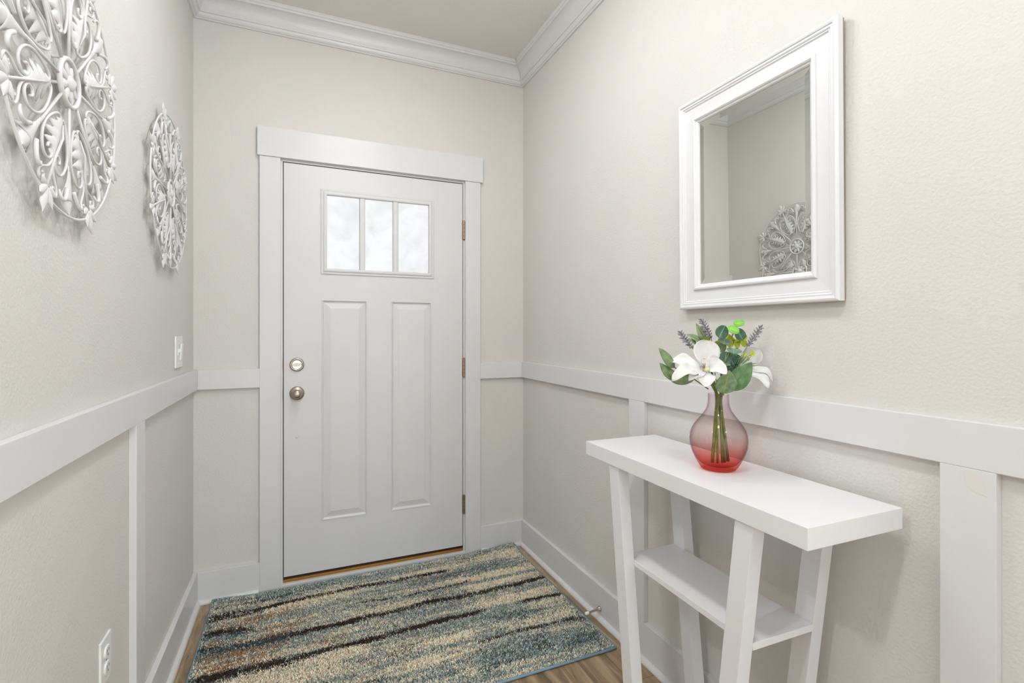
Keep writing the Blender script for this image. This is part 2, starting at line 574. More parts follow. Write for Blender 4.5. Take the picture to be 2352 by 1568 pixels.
# floor: slab with separate planks that run towards the door
floor = struct('floor', box('floor', XL - 0.12, W + 0.12, YB - 0.12, 0.14, -0.06, -0.006, M['plank']), 'brown wood plank floor', 'floor')
PWID, PLEN = 0.182, 1.22
pl_mesh = box_mesh('plank', 0.0006, PWID - 0.0006, 0.0006, PLEN - 0.0006, -0.0058, 0.0, 0.0009, 1)
pl_mesh.materials.append(M['plank'])
i = 0
x = W - 0.02 - PWID * 0.62
col_i = 0
while x > -1.6:
    y0 = -PLEN + (0.0 if col_i == 0 else (col_i * 0.47) % PLEN)
    y = y0
    ylim = 0.02
    while y > -5.0:
        o = bpy.data.objects.new('plank', pl_mesh)
        top = min(y + PLEN, ylim)
        o.location = (x, y, 0)
        if top < y + PLEN:
            o.scale = (1, max(0.02, (top - y) / PLEN), 1)
        keep = top - y > 0.03
        if x + PWID < 0.0 and y > LW:
            keep = False
        if keep:
            link(o, floor)
        else:
            bpy.data.objects.remove(o)
        y -= PLEN
    x -= PWID
    col_i += 1
# the narrow ripped plank along the right wall
rip = box_mesh('plank', 0.0006, W - (W - 0.02 - PWID * 0.62 + PWID) , 0.0006, PLEN - 0.0006, -0.0058, 0.0, 0.0009, 1)
rip.materials.append(M['plank'])
for k in range(4):
    o = bpy.data.objects.new('plank', rip)
    o.location = (W - 0.02 - PWID * 0.62 + PWID, -0.62 - k * PLEN, 0)
    if k == 0:
        o.scale = (1, 0.62 / PLEN, 1)
    else:
        o.location.y = -0.62 - k * PLEN
    link(o, floor)

# ------------------------------------------------------------------ baseboards, chair rails, battens
T = 0.0186
RT, RB = 1.0716, 0.9807
BT = 0.1428
BV = 0.0016
SH = 0.017

def shoe_mesh(name, axis, a, b, wallpos, sign, m0=0.0, m1=0.0):
    """quarter round shoe moulding: axis 'x' or 'y' run from a to b, at the board face, growing by sign"""
    prof = [(0, 0.0005), (SH, 0.0005)] + [(SH * math.cos(t), 0.0005 + SH * math.sin(t)) for t in (0.35, 0.7, 1.05, 1.3)] + [(0, SH + 0.0005)]
    v, f = [], []
    for e, (p, m) in enumerate(((a, m0), (b, m1))):
        for d, z in prof:
            q = p + m * d
            if axis == 'x':
                v.append((q, wallpos + sign * d, z))
            else:
                v.append((wallpos + sign * d, q, z))
    n = len(prof)
    for k in range(n):
        l = (k + 1) % n
        f.append((k, l, n + l, n + k))
    f.append(tuple(range(n)))
    f.append(tuple(range(2 * n - 1, n - 1, -1)))
    me = fix_normals(mesh(name, v, f))
    return me

bl = sbox('baseboard_left', (0, T, LW, 0, 0.001, BT), M['trim'], 'white baseboard along the left wall', 'baseboard', BV)
obj('shoe_moulding', shoe_mesh('shoe_moulding', 'y', LW, -T, T, 1, 0, -1), M['trim'], bl)
br = sbox('baseboard_right', (W - T, W, YB, 0, 0.001, BT), M['trim'], 'white baseboard along the right wall', 'baseboard', BV)
obj('shoe_moulding', shoe_mesh('shoe_moulding', 'y', YB, -T, W - T, -1, 0, -1), M['trim'], br)
CXL, CXLI, CXRI, CXR = 0.2727, 0.3632, 1.3032, 1.3912
bb = sbox('baseboard_back_left', (T, CXL, -T, 0, 0.001, BT), M['trim'], 'short white baseboard between left corner and door casing', 'baseboard', BV)
obj('shoe_moulding', shoe_mesh('shoe_moulding', 'x', T, CXL - 0.003, -T, -1, 1, 0), M['trim'], bb)
bb = sbox('baseboard_back_right', (CXR, W - T, -T, 0, 0.001, BT), M['trim'], 'short white baseboard between door casing and right corner', 'baseboard', BV)
obj('shoe_moulding', shoe_mesh('shoe_moulding', 'x', CXR + 0.003, W - T, -T, -1, 0, -1), M['trim'], bb)

sbox('trim_1', (0, T, LW, 0, RB, RT), M['trim'], 'white chair rail along the left wall', bevel=BV)
sbox('trim_2', (W - T, W, YB, 0, RB, RT), M['trim'], 'white chair rail along the right wall', bevel=BV)
sbox('trim_3', (T, CXL, -T, 0, RB, RT), M['trim'], 'short white chair rail left of the door', bevel=BV)
sbox('trim_4', (CXR, W - T, -T, 0, RB, RT), M['trim'], 'short white chair rail right of the door', bevel=BV)
sbox('trim_5', (0, T, -0.947, -0.859, BT, RB), M['trim'], 'white vertical batten below the rail on the left wall', bevel=BV)
sbox('trim_6', (W - T, W, -1.141, -1.048, BT, RB), M['trim'], 'white vertical batten behind the left end of the console table', bevel=BV)
t7 = sbox('trim_7', (W - T, W, -2.177, -2.087, BT, RB), M['trim'], 'white vertical batten right of the console table', bevel=BV)
sbox('trim_8', (W - T, W, -3.21, -3.12, BT, RB), M['trim'], 'white vertical batten further along the right wall', bevel=BV)
# cream touch-up patch near the top of the batten
patch = mesh('paint_patch', [(W - T - 0.0004, -2.128, 0.974), (W - T - 0.0004, -2.152, 0.968), (W - T - 0.0004, -2.163, 0.933),
                             (W - T - 0.0004, -2.143, 0.937), (W - T - 0.0004, -2.131, 0.948)], [(0, 1, 2, 3, 4)])
obj('paint_patch', patch, M['patch'], t7)

# ------------------------------------------------------------------ crown moulding
ZC = 2.688
crown_prof = [(0, 0), (0.009, 0), (0.012, 0.004), (0.018, 0.006), (0.0235, 0.012), (0.026, 0.020), (0.028, 0.0225), (0.0325, 0.0225),
              (0.0335, 0.027)]
for k in range(1, 10):     # the cove
    t = k / 10 * PI / 2
    crown_prof.append((0.0335 + 0.045 * (1 - math.cos(t)), 0.027 + 0.056 * math.sin(t)))
crown_prof += [(0.0785, 0.083), (0.080, 0.086), (0.0805, 0.0915), (0.086, 0.094), (0.0885, 0.098), (0.0885, CEIL - ZC), (0, CEIL - ZC)]

def crown(name, axis, a, b, wallpos, sign, m0, m1, label):
    v, f = [], []
    for p, m in ((a, m0), (b, m1)):
        for d, z in crown_prof:
            q = p + m * d
            v.append((q, wallpos + sign * d, ZC + z) if axis == 'x' else (wallpos + sign * d, q, ZC + z))
    n = len(crown_prof)
    for k in range(n):
        l = (k + 1) % n
        f.append((k, l, n + l, n + k))
    f.append(tuple(range(n)))
    f.append(tuple(range(2 * n - 1, n - 1, -1)))
    return struct(name, obj(name, fix_normals(mesh(name, v, f)), M['trim']), label, 'trim')
crown('trim_9', 'x', 0, W - 0.0012, 0, -1, 1, -1, 'white crown moulding above the door')
crown('trim_10', 'y', LW, 0, 0, 1, 0, -1, 'white crown moulding above the left wall')
crown('trim_11', 'y', YB, 0, W, -1, 0, -1, 'white crown moulding above the right wall')

# ------------------------------------------------------------------ door casing, jambs, threshold
sbox('trim_12', (CXL, CXLI, -T, 0, 0.001, 2.0914), M['trim'], 'white flat casing board on the knob side of the door', bevel=BV)
sbox('trim_13', (CXRI, CXR, -T, 0, 0.001, 2.0914), M['trim'], 'white flat casing board on the hinge side of the door', bevel=BV)
sbox('trim_14', (0.2634, 1.4062, -T - 0.006, 0, 2.0914, 2.232), M['trim'], 'wide white header board above the door', bevel=BV)
JX0, JX1, JZ = 0.3738, 1.2944, 2.0806
DX0g, DX1g, DZ1g = 0.3774, 1.2912, 2.0766
jamb = empty('trim_15', (0, 0, 0), 'white door jamb lining the opening', 'trim', kind='structure')
box('jamb_side', DOX0, JX0, 0, 0.14, 0.001, DOZ, M['trim'], jamb, 0.001)
box('jamb_side', JX1, DOX1, 0, 0.14, 0.001, DOZ, M['trim'], jamb, 0.001)
box('jamb_head', JX0, JX1, 0, 0.14, JZ, DOZ, M['trim'], jamb, 0.001)
for b in ((JX0, JX0 + 0.012, 0.049, 0.075, 0.03, JZ), (JX1 - 0.012, JX1, 0.049, 0.075, 0.03, JZ), (JX0 + 0.012, JX1 - 0.012, 0.049, 0.075, JZ - 0.012, JZ)):
    box('weatherstrip', *b, M['sweep_gap'], jamb)
for b in ((JX0, DX0g, 0.004, 0.045, 0.032, JZ), (DX1g, JX1, 0.004, 0.045, 0.032, JZ), (DX0g, DX1g, 0.004, 0.045, DZ1g, JZ)):
    box('gap_shade', *b, M['sweep_gap'], jamb)  # dark strips put in so the gap around the slab reads as shade
th = empty('trim_16', (0, 0, 0), 'door threshold with amber metal edge over white sill', 'trim', kind='structure')
box('sill', CXLI, CXRI, -T, 0.14, 0.0005, 0.0175, M['trim'], th, 0.002)
box('metal_edge', JX0, JX1, 0.001, 0.12, 0.0176, 0.0310, M['gold'], th, 0.002)
box('stop_strip', JX0 + 0.001, JX1 - 0.001, 0.012, 0.04, 0.0311, 0.0455, M['sweep_gap'], th)
for s, y0 in ((JX0 - 0.0014, 1.085), (JX0 - 0.0014, 0.943)):
    o = box('strike_plate', s, s + 0.0022, -0.003, 0.035, y0 - 0.026, y0 + 0.026, M['bronze'], jamb, 0.0008)

# ------------------------------------------------------------------ the door
DX0, DX1, DZ0, DZ1 = 0.3778, 1.2908, 0.0464, 2.0762
door = empty('door_1', (0, 0, 0), 'white front door with three frosted lites over two tall panels', 'door', kind='structure')
GX0, GX1, GZ0, GZ1 = 0.5475, 1.1265, 1.5375, 1.9660     # lite frame outside
PAN = [(0.5505, 0.7735), (0.8945, 1.1150)]
PZ0, PZ1 = 0.2960, 1.4095

def slab():
    xs = sorted({DX0, DX1, GX0 + 0.012, GX1 - 0.012, PAN[0][0], PAN[0][1], PAN[1][0], PAN[1][1]})
    zs = sorted({DZ0, DZ1, GZ0 + 0.012, GZ1 - 0.012, PZ0, PZ1})
    v, f, idx = [], [], {}
    def V(x, y, z):
        k = (round(x, 5), round(y, 5), round(z, 5))
        if k not in idx:
            idx[k] = len(v)
            v.append((x, y, z))
        return idx[k]
    def hole(x, z):
        if GX0 + 0.012 < x < GX1 - 0.012 and GZ0 + 0.012 < z < GZ1 - 0.012:
            return 2
        return 1 if any(a < x < b and PZ0 < z < PZ1 for a, b in PAN) else 0
    for i in range(len(xs) - 1):
        for j in range(len(zs) - 1):
            h = hole((xs[i] + xs[i + 1]) / 2, (zs[j] + zs[j + 1]) / 2)
            if h == 0:
                f.append((V(xs[i], 0, zs[j]), V(xs[i + 1], 0, zs[j]), V(xs[i + 1], 0, zs[j + 1]), V(xs[i], 0, zs[j + 1])))
            if h != 2:
                f.append((V(xs[i], .0445, zs[j]), V(xs[i], .0445, zs[j + 1]), V(xs[i + 1], .0445, zs[j + 1]), V(xs[i + 1], .0445, zs[j])))
    for i in range(len(xs) - 1):
        for z in (DZ0, DZ1):
            f.append((V(xs[i], 0, z), V(xs[i + 1], 0, z), V(xs[i + 1], .0445, z), V(xs[i], .0445, z)))
    for j in range(len(zs) - 1):
        for x in (DX0, DX1):
            f.append((V(x, 0, zs[j]), V(x, 0, zs[j + 1]), V(x, .0445, zs[j + 1]), V(x, .0445, zs[j])))
    # reveal of the lite opening
    a, b, c, d = GX0 + 0.012, GX1 - 0.012, GZ0 + 0.012, GZ1 - 0.012
    for p, q in (((a, c), (b, c)), ((b, c), (b, d)), ((b, d), (a, d)), ((a, d), (a, c))):
        f.append((V(p[0], 0, p[1]), V(q[0], 0, q[1]), V(q[0], .0445, q[1]), V(p[0], .0445, p[1])))
    return mesh('slab', v, f)
obj('slab', slab(), M['door'], door)

def on_door(o):
    """local x right, y up, z towards the room"""
    return wall_frame(o, 'D', (0, 0, 0))
for a, b in PAN:
    prof = [(0, 0.0), (0.0015, 0.0022), (0.005, 0.0022), (0.0075, -0.002), (0.0125, -0.0065), (0.015, -0.0068), (0.0165, -0.0055),
            (0.0185, -0.0055), (0.042, 0.0005), (0.043, 0.0010)]
    o = obj('raised_panel', loops_mesh('raised_panel', a, b, PZ0, PZ1, prof), M['door'], door)
    on_door(o)
lite = obj('lite_frame', loops_mesh('lite_frame', GX0, GX1, GZ0, GZ1,
           [(0, 0.0), (0.0, 0.004), (0.003, 0.006), (0.007, 0.006), (0.0085, 0.0045), (0.011, 0.0045), (0.014, 0.009), (0.020, 0.0105), (0.0265, 0.0095),
            (0.0285, 0.007), (0.0285, -0.012)], cap=False), M['door'], door)
on_door(lite)
gx = [GX0 + 0.0285, 0.7330, 0.7635, 0.9040, 0.9360, GX1 - 0.0345]
gx[5] = GX1 - 0.0285
gz0, gz1 = GZ0 + 0.0285, GZ1 - 0.0285
for a, b in ((gx[1], gx[2]), (gx[3], gx[4])):
    prof = [(0, -0.012), (0.002, 0.001), (0.006, 0.004), (0.0135, 0.0046)]
    v, f = [], []
    for z in (gz0, gz1):
        for ins, h in prof:
            v.append((a + ins, -h, z))
        for ins, h in reversed(prof):
            v.append((b - ins, -h, z))
    n = 2 * len(prof)
    for k in range(n - 1):
        f.append((k, k + 1, n + k + 1, n + k))
    obj('mullion', mesh('mullion', v, f), M['door'], door)
for a, b in ((gx[0], gx[1]), (gx[2], gx[3]), (gx[4], gx[5])):
    box('pane', a - 0.003, b + 0.003, 0.0115, 0.0155, gz0 - 0.003, gz1 + 0.003, M['frosted'], door)
# peephole-like bump, knob, deadbolt, hinges
def face_door(o, x, z, y=0.0):
    o.location = (x, y, z)
    o.rotation_euler = (PI / 2, 0, 0)
    return o
face_door(lathe('screw_plug', [(0.0058, 0), (0.0058, 0.002), (0.0045, 0.0045), (0.002, 0.0058)], 16, M['door'], door), 0.4368, 0.7281)
knob = face_door(lathe('knob', [(0.0345, 0), (0.0345, 0.003), (0.0325, 0.008), (0.028, 0.0105), (0.0215, 0.0115), (0.0195, 0.013), (0.0135, 0.018), (0.0125, 0.026),
                          (0.0145, 0.031), (0.0205, 0.038), (0.0225, 0.045), (0.0215, 0.052), (0.017, 0.058), (0.009, 0.061), (0.001, 0.0618)], 40, M['nickel'], door), 0.4368, 0.9432)
bolt = face_door(lathe('deadbolt', [(0.0335, 0), (0.0335, 0.006), (0.0320, 0.0095), (0.0235, 0.0115), (0.0230, 0.0085), (0.001, 0.0085)], 40, M['nickel'], door), 0.4368, 1.0852)
disc = lathe('face_plate', [(0.0222, 0.0086), (0.0222, 0.0105), (0.001, 0.0105)], 32, M['bright_nickel'], bolt, smooth=False)
v = []
pts = [(-0.023, 0), (-0.017, 0.0052), (-0.006, 0.0068), (0.006, 0.0068), (0.017, 0.0052), (0.023, 0), (0.017, -0.0052), (0.006, -0.0068), (-0.006, -0.0068), (-0.017, -0.0052)]
v = [(a, b, 0.010) for a, b in pts] + [(a * 0.95, b * 0.75, 0.0225) for a, b in pts]
n = len(pts)
f = [(k, (k + 1) % n, n + (k + 1) % n, n + k) for k in range(n)] + [tuple(n + k for k in range(n))]
turn = obj('thumb_turn', mesh('thumb_turn', v, f), M['nickel'], bolt)
turn.rotation_euler = (0, 0, math.radians(4))
for z in (1.817, 1.047, 0.279):
    h = obj('hinge', mesh('hinge', *tube_vf([(1.2975, -0.0055, z - 0.0515), (1.2975, -0.0055, z + 0.0515)], 0.0066, 12)), M['bronze'], door)
    for k in (-1, 1):
        obj('hinge_tip', mesh('hinge_tip', *tube_vf([(1.2975, -0.0055, z + k * 0.0515), (1.2975, -0.0055, z + k * 0.0545)], [0.0052, 0.003], 10)), M['bronze'], h)
    for k in (-0.031, -0.0103, 0.0103, 0.031):
        obj('knuckle_joint', mesh('knuckle_joint', *tube_vf([(1.2975, -0.0055, z + k - 0.0005), (1.2975, -0.0055, z + k + 0.0005)], 0.0068, 12)), M['slot'], h)
    box('hinge_leaf', 1.2885, 1.2975, -0.0018, -0.0002, z - 0.0505, z + 0.0505, M['bronze'], h)

# ------------------------------------------------------------------ mirror
MW, MH = 0.5445, 0.687
mir = empty('wall_mirror', (0, 0, 0), 'rectangular mirror with a wide white frame hanging above the console table', 'mirror')
wall_frame(mir, 'R', (W, -1.616, 1.3225), tilt=math.radians(0.55))
GL = 0.0105
fp = [(0, 0.008), (0, 0.0255), (0.0025, 0.0290), (0.007, 0.0305), (0.0115, 0.0290), (0.0130, 0.0262), (0.0140, 0.0262), (0.0180, 0.0268), (0.0205, 0.0245), (0.0215, 0.0232),
      (0.0240, 0.0238), (0.0262, 0.0215), (0.0275, 0.0200), (0.0605, 0.0180), (0.0612, 0.0225), (0.0640, 0.0250), (0.0685, 0.0255), (0.0720, 0.0225), (0.0735, 0.0190),
      (0.0775, 0.0175), (0.0800, 0.0140), (0.0800, GL - 0.001)]
x0, x1, y0, y1 = -MW / 2, MW / 2, 0.0, MH
def corner(ins, k):
    return ((x0 + ins, y0 + ins), (x1 - ins, y0 + ins), (x1 - ins, y1 - ins), (x0 + ins, y1 - ins))[k]
for k in range(4):
    v, f = [], []
    for c in (k, (k + 1) % 4):
        for ins, h in fp:
            a, b = corner(ins, c)
            v.append((a, b, h))
        a, b = corner(0.0800, c)
    n = len(fp)
    for q in range(n - 1):
        f.append((q, n + q, n + q + 1, q + 1))
    f.append((0, n - 1, 2 * n - 1, n))
    rail = obj('frame_rail', mesh('frame_rail', v, f), M['frame'], mir)
obj('backing', box_mesh('backing', x0 + 0.0015, x1 - 0.0015, y0 + 0.0015, y1 - 0.0015, 0.001, 0.0079), M['backing'], mir)
BW = 0.0175
gi = 0.0798
gv = [(x0 + gi, y0 + gi, GL + 0.0008), (x1 - gi, y0 + gi, GL + 0.0008), (x1 - gi, y1 - gi, GL + 0.0008), (x0 + gi, y1 - gi, GL + 0.0008)]
gi += BW
gv += [(x0 + gi, y0 + gi, GL), (x1 - gi, y0 + gi, GL), (x1 - gi, y1 - gi, GL), (x0 + gi, y1 - gi, GL)]
obj('bevelled_glass', mesh('bevelled_glass', gv, [(4, 5, 6, 7), (0, 1, 5, 4), (1, 2, 6, 5), (2, 3, 7, 6), (3, 0, 4, 7)]), M['mirror'], mir)

# ------------------------------------------------------------------ console table
TZ, TT, TL, TD = 0.872, 0.0447, 0.8185, 0.2900
tab = empty('console_table', (1.489, -1.619, 0), 'narrow white console table with thick top, slanted legs and a lower shelf', 'table')
tab.rotation_euler = (0, 0, math.radians(-1.0))
# local: +x towards the wall, y along the wall (negative = right end in the picture)
box('tabletop', -TD / 2, TD / 2, -TL / 2, TL / 2, TZ - TT, TZ, M['table'], tab, 0.0012)
LWD, LDP = 0.049, 0.037
ztop = TZ - TT
def leg_mesh(sy):
    v = []
    for z, outer in ((0.0, 0.1805), (ztop - 0.0002, 0.2780)):
        for dx in (0, LDP):
            for oy in (outer, outer - LWD):
                v.append((dx, sy * oy, z))
    f = [(0, 1, 3, 2), (4, 6, 7, 5), (0, 4, 5, 1), (2, 3, 7, 6), (0, 2, 6, 4), (1, 5, 7, 3)]
    bm = bmesh.new()
    vs = [bm.verts.new(p) for p in v]
    for q in f:
        bm.faces.new([vs[i] for i in q])
    bmesh.ops.recalc_face_normals(bm, faces=bm.faces)
    bmesh.ops.bevel(bm, geom=list(bm.edges), offset=0.0011, segments=2, profile=0.6, affect='EDGES')
    me = bpy.data.meshes.new('leg')
    bm.to_mesh(me)
    bm.free()
    me.materials.append(M['table'])
    return me
LFX, LBX = -TD / 2 + 0.006, 0.0925
legs = {1: leg_mesh(1), -1: leg_mesh(-1)}
for sy in (1, -1):
    for lx in (LFX, LBX):
        o = bpy.data.objects.new('leg', legs[sy])
        o.location = (lx, 0, 0)
        link(o, tab)
SZ = 0.546
so = 0.1805 + (0.2780 - 0.1805) * SZ / ztop
box('shelf', LFX + LDP, LBX, -so, so, SZ - 0.0165, SZ, M['table'], tab, 0.001)
box('bracket', LBX - 0.012, LBX - 0.0005, -so + 0.012, -so + 0.028, SZ - 0.020, SZ - 0.0166, M['bronze'], tab)

# ------------------------------------------------------------------ wall medallions
R0 = 0.268
def V2(a, b, h=0.0):
    return Vector((a * R0, b * R0, h))

def spiral(cx, cy, r0, a0, turns, sgn, shrink=0.35, n=14):
    out = []
    for k in range(n + 1):
        t = k / n
        r = r0 * (1 - (1 - shrink) * t)
        a = a0 + sgn * turns * 2 * PI * t
        out.append((cx + r * math.cos(a), cy + r * math.sin(a)))
    return out

def blade_vf(base, tip, normal, width, prof, nu=12, nv=6, cup=0.0, bend=0.0, ripple=0.0, ripn=3, twist=0.0, curl=0.0, round_end=False):
    base, tip = Vector(base), Vector(tip)
    ax = tip - base
    L = ax.length
    t = ax / L
    n = Vector(normal)
    n = (n - t * n.dot(t)).normalized()
    s = t.cross(n)
    v, f, uv = [], [], []
    for i in range(nu + 1):
        u = math.sin(PI / 2 * i / nu) if round_end else i / nu
        w = max(prof(u), 0.004) * width / 2
        a = twist * u
        nn = n * math.cos(a) + s * math.sin(a)
        ss = s * math.cos(a) - n * math.sin(a)
        c = base + ax * u + n * (bend * L * 4 * u * (1 - u)) + n * (curl * L * max(0, u - 0.6) ** 2 * 6.25)
        for j in range(nv + 1):
            q = 2 * j / nv - 1
            rip = ripple * L * math.sin(ripn * 2 * PI * u + (1.1 if q > 0 else 0)) * q * q * (0.3 + u)
            v.append(c + ss * (w * q) + nn * (cup * w * q * q + rip))
            uv.append((u, j / nv))
    for i in range(nu):
        for j in range(nv):
            a = i * (nv + 1) + j
            f.append((a, a + 1, a + nv + 2, a + nv + 1))
    return v, f, uv

def blade(name, base, tip, normal, width, prof, mat, parent, thick=0.0006, **kw):
    v, f, uv = blade_vf(base, tip, normal, width, prof, **kw)
    me = mesh(name, v, f, True)
    l = me.uv_layers.new(name='blade')
    for lp in me.loops:
        l.data[lp.index].uv = uv[lp.vertex_index]
    o = obj(name, me, mat, parent)
    sm = o.modifiers.new('thickness', 'SOLIDIFY')
    sm.thickness = thick
    sm.offset = 0
    return o

def p_oval(u):
    return math.sqrt(max(0.0, 1 - (2 * u - 1) ** 2))
def p_ovate(u):
    return max(0.0, math.sin(PI * u ** 0.75)) ** 0.8
def p_pet(u):
    e = max(0.0, (u - 0.60) / 0.40)
    return (0.14 + 0.86 * math.sin(min(1.0, u / 0.60) * PI / 2)) * math.sqrt(max(0.0, 1 - e * e))
def p_obov(u):
    return max(0.0, math.sin(PI * min(1, u ** 1.25 * 0.97 + 0.03))) ** 0.62
def p_lance(u):
    return max(0.0, math.sin(PI * u ** 0.8)) ** 1.05
def p_round(u):
    return math.sqrt(max(0.0, 1 - (2 * u - 1) ** 2)) * (0.94 + 0.06 * math.cos(PI * u))

def acanthus(u):
    env = (max(0.0, math.sin(PI * (0.08 + 0.92 * u) ** 1.35)) ** 0.7)
    k = (u * 4.6) % 1.0
    return env * (0.36 + 0.64 * (1 - abs(2 * k - 0.75) ** 1.4 if k < 0.85 else 0.1)) if u < 0.93 else env * 0.5

TUB = 0.0029
def medal_meshes():
    d = {}
    # outer ring, hub ring
    ring = [V2(math.cos(2 * PI * k / 96), math.sin(2 * PI * k / 96)) for k in range(96)]
    d['outer_ring'] = mesh('outer_ring', *tube_vf(ring, 0.0029, 8, True), True)
    hub = [V2(0.17 * math.cos(2 * PI * k / 40), 0.17 * math.sin(2 * PI * k / 40), 0.001) for k in range(40)]
    d['hub_ring'] = mesh('hub_ring', *tube_vf(hub, 0.0048, 8, True), True)
    # hub rosette: eight small petals and a boss
    parts = []
    for k in range(8):
        a = 2 * PI * (k + 0.5) / 8
        ca, sa = math.cos(a), math.sin(a)
        v, f, _ = blade_vf((0.035 * R0 * ca, 0.035 * R0 * sa, 0.003), (0.150 * R0 * ca, 0.150 * R0 * sa, 0.001), (0, 0, 1), 0.019, p_obov, 6, 4, -0.35, 0.06)
        parts.append((v, f))
    vv, ff = [], []
    for i in range(5):
        rr, hh = ((0.058, 0.000), (0.056, 0.004), (0.045, 0.007), (0.028, 0.0088), (0.006, 0.0095))[i]
        for k in range(16):
            vv.append((rr * R0 * math.cos(2 * PI * k / 16), rr * R0 * math.sin(2 * PI * k / 16), hh))
    for i in range(4):
        for k in range(16):
            l = (k + 1) % 16
            ff.append((i * 16 + k, i * 16 + l, i * 16 + 16 + l, i * 16 + 16 + k))
    ff.append(tuple(64 + k for k in range(16)))
    parts.append((vv, ff))
    d['rosette'] = mesh('rosette', *merge_vf(parts), True)
    # spoke
    d['spoke'] = mesh('spoke', *tube_vf([V2(0.172, 0), V2(0.45, 0), V2(0.66, 0)], [0.0029, 0.0029, 0.0036], 8), True)
    # trumpet flower at the spoke's end
    def tp(u):
        return 0.16 + 0.84 * u ** 2.4
    v, f, _ = blade_vf(V2(0.62, 0, 0.002), V2(0.885, 0, 0.004), (0, 0, 1), 0.060, tp, 10, 8, -0.45, 0.0)
    parts = [(v, f)]
    for s in (1, -1):
        lip = catmull([V2(0.80, 0.055 * s, 0.002), V2(0.875, 0.10 * s, 0.004), V2(0.905, 0.150 * s, 0.005), V2(0.885, 0.185 * s, 0.004), V2(0.840, 0.188 * s, 0.002)], 5)
        m = len(lip)
        parts.append(tube_vf(lip, [0.0042 - 0.0022 * (k / (m - 1)) ** 2 for k in range(m)], 8))
    v2, f2, _ = blade_vf(V2(0.84, 0, 0.003), V2(0.985, 0, 0.001), (0, 0, 1), 0.040, p_ovate, 8, 6, -0.5, 0.04)
    parts.append((v2, f2))
    d['trumpet_flower'] = mesh('trumpet_flower', *merge_vf(parts), True)
    # big scroll arms, one for each side of the spoke
    for s, nm in ((1, 'scroll_arm'), (-1, 'scroll_arm_m')):
        pts = [(0.335, 0.135 * s), (0.322, 0.105 * s), (0.345, 0.075 * s), (0.40, 0.052 * s), (0.48, 0.033 * s), (0.56, 0.030 * s), (0.635, 0.050 * s), (0.70, 0.095 * s),
               (0.735, 0.150 * s), (0.728, 0.205 * s)]
        sp = [(0.690, 0.238 * s), (0.645, 0.240 * s), (0.612, 0.215 * s), (0.608, 0.180 * s), (0.632, 0.160 * s), (0.662, 0.170 * s)]
        path = catmull([V2(a, b) for a, b in pts + sp], 4)
        d[nm] = mesh('scroll_arm', *tube_vf(path, TUB * 0.93, 6), True)
    # small outer scrolls, flanking the stem on the half angle
    h = PI / 8
    ch, shh = math.cos(h), math.sin(h)
    def rot(a, b):
        return V2(a * ch - b * shh, a * shh + b * ch)
    for s, nm in ((1, 'small_scroll'), (-1, 'small_scroll_m')):
        pts = [(0.70, 0.004 * s), (0.755, 0.018 * s), (0.805, 0.052 * s), (0.860, 0.120 * s), (0.905, 0.140 * s), (0.938, 0.120 * s), (0.940, 0.085 * s), (0.912, 0.066 * s),
               (0.884, 0.078 * s), (0.890, 0.100 * s)]
        d[nm] = mesh('small_scroll', *tube_vf(catmull([rot(a, b) for a, b in pts], 4), TUB * 0.88, 6), True)
    # leaf with stem on the half angle, lobes towards the hub
    v, f, _ = blade_vf(rot(0.70, 0) + Vector((0, 0, 0.002)), rot(0.335, 0) + Vector((0, 0, 0.002)), (0, 0, 1), 0.074, acanthus, 46, 6, -0.35, 0.02)
    rib = tube_vf([rot(0.95, 0), rot(0.70, 0) + Vector((0, 0, 0.003)), rot(0.52, 0) + Vector((0, 0, 0.009)), rot(0.40, 0) + Vector((0, 0, 0.005))], [0.0029, 0.0029, 0.0022, 0.0010], 6)
    d['acanthus_leaf'] = mesh('acanthus_leaf', *merge_vf([(v, f), rib]), True)
    # palmette on the ring: five pointed lobes
    parts = []
    def lobe(u):
        return (max(0.0, math.sin(PI * (0.10 + 0.90 * u) ** 0.85)) ** 0.8) * (0.82 + 0.18 * math.cos(9 * u))
    for ang, ln, wd in ((0, 0.215, 0.030), (38, 0.165, 0.024), (-38, 0.165, 0.024), (82, 0.125, 0.020), (-82, 0.125, 0.020)):
        a = math.radians(ang)
        p0 = rot(0.925 + 0.02 * math.cos(a), 0.02 * math.sin(a)) + Vector((0, 0, 0.003))
        p1 = rot(0.925 + ln * math.cos(a), ln * math.sin(a)) + Vector((0, 0, 0.002 if ang == 0 else 0.004))
        v, f, _ = blade_vf(p0, p1, (0, 0, 1), wd, lobe, 12, 6, -0.5, 0.06)
        parts.append((v, f))
    d['palmette'] = mesh('palmette', *merge_vf(parts), True)
    for me in d.values():
        me.materials.append(M['iron'])
    return d
MM = medal_meshes()

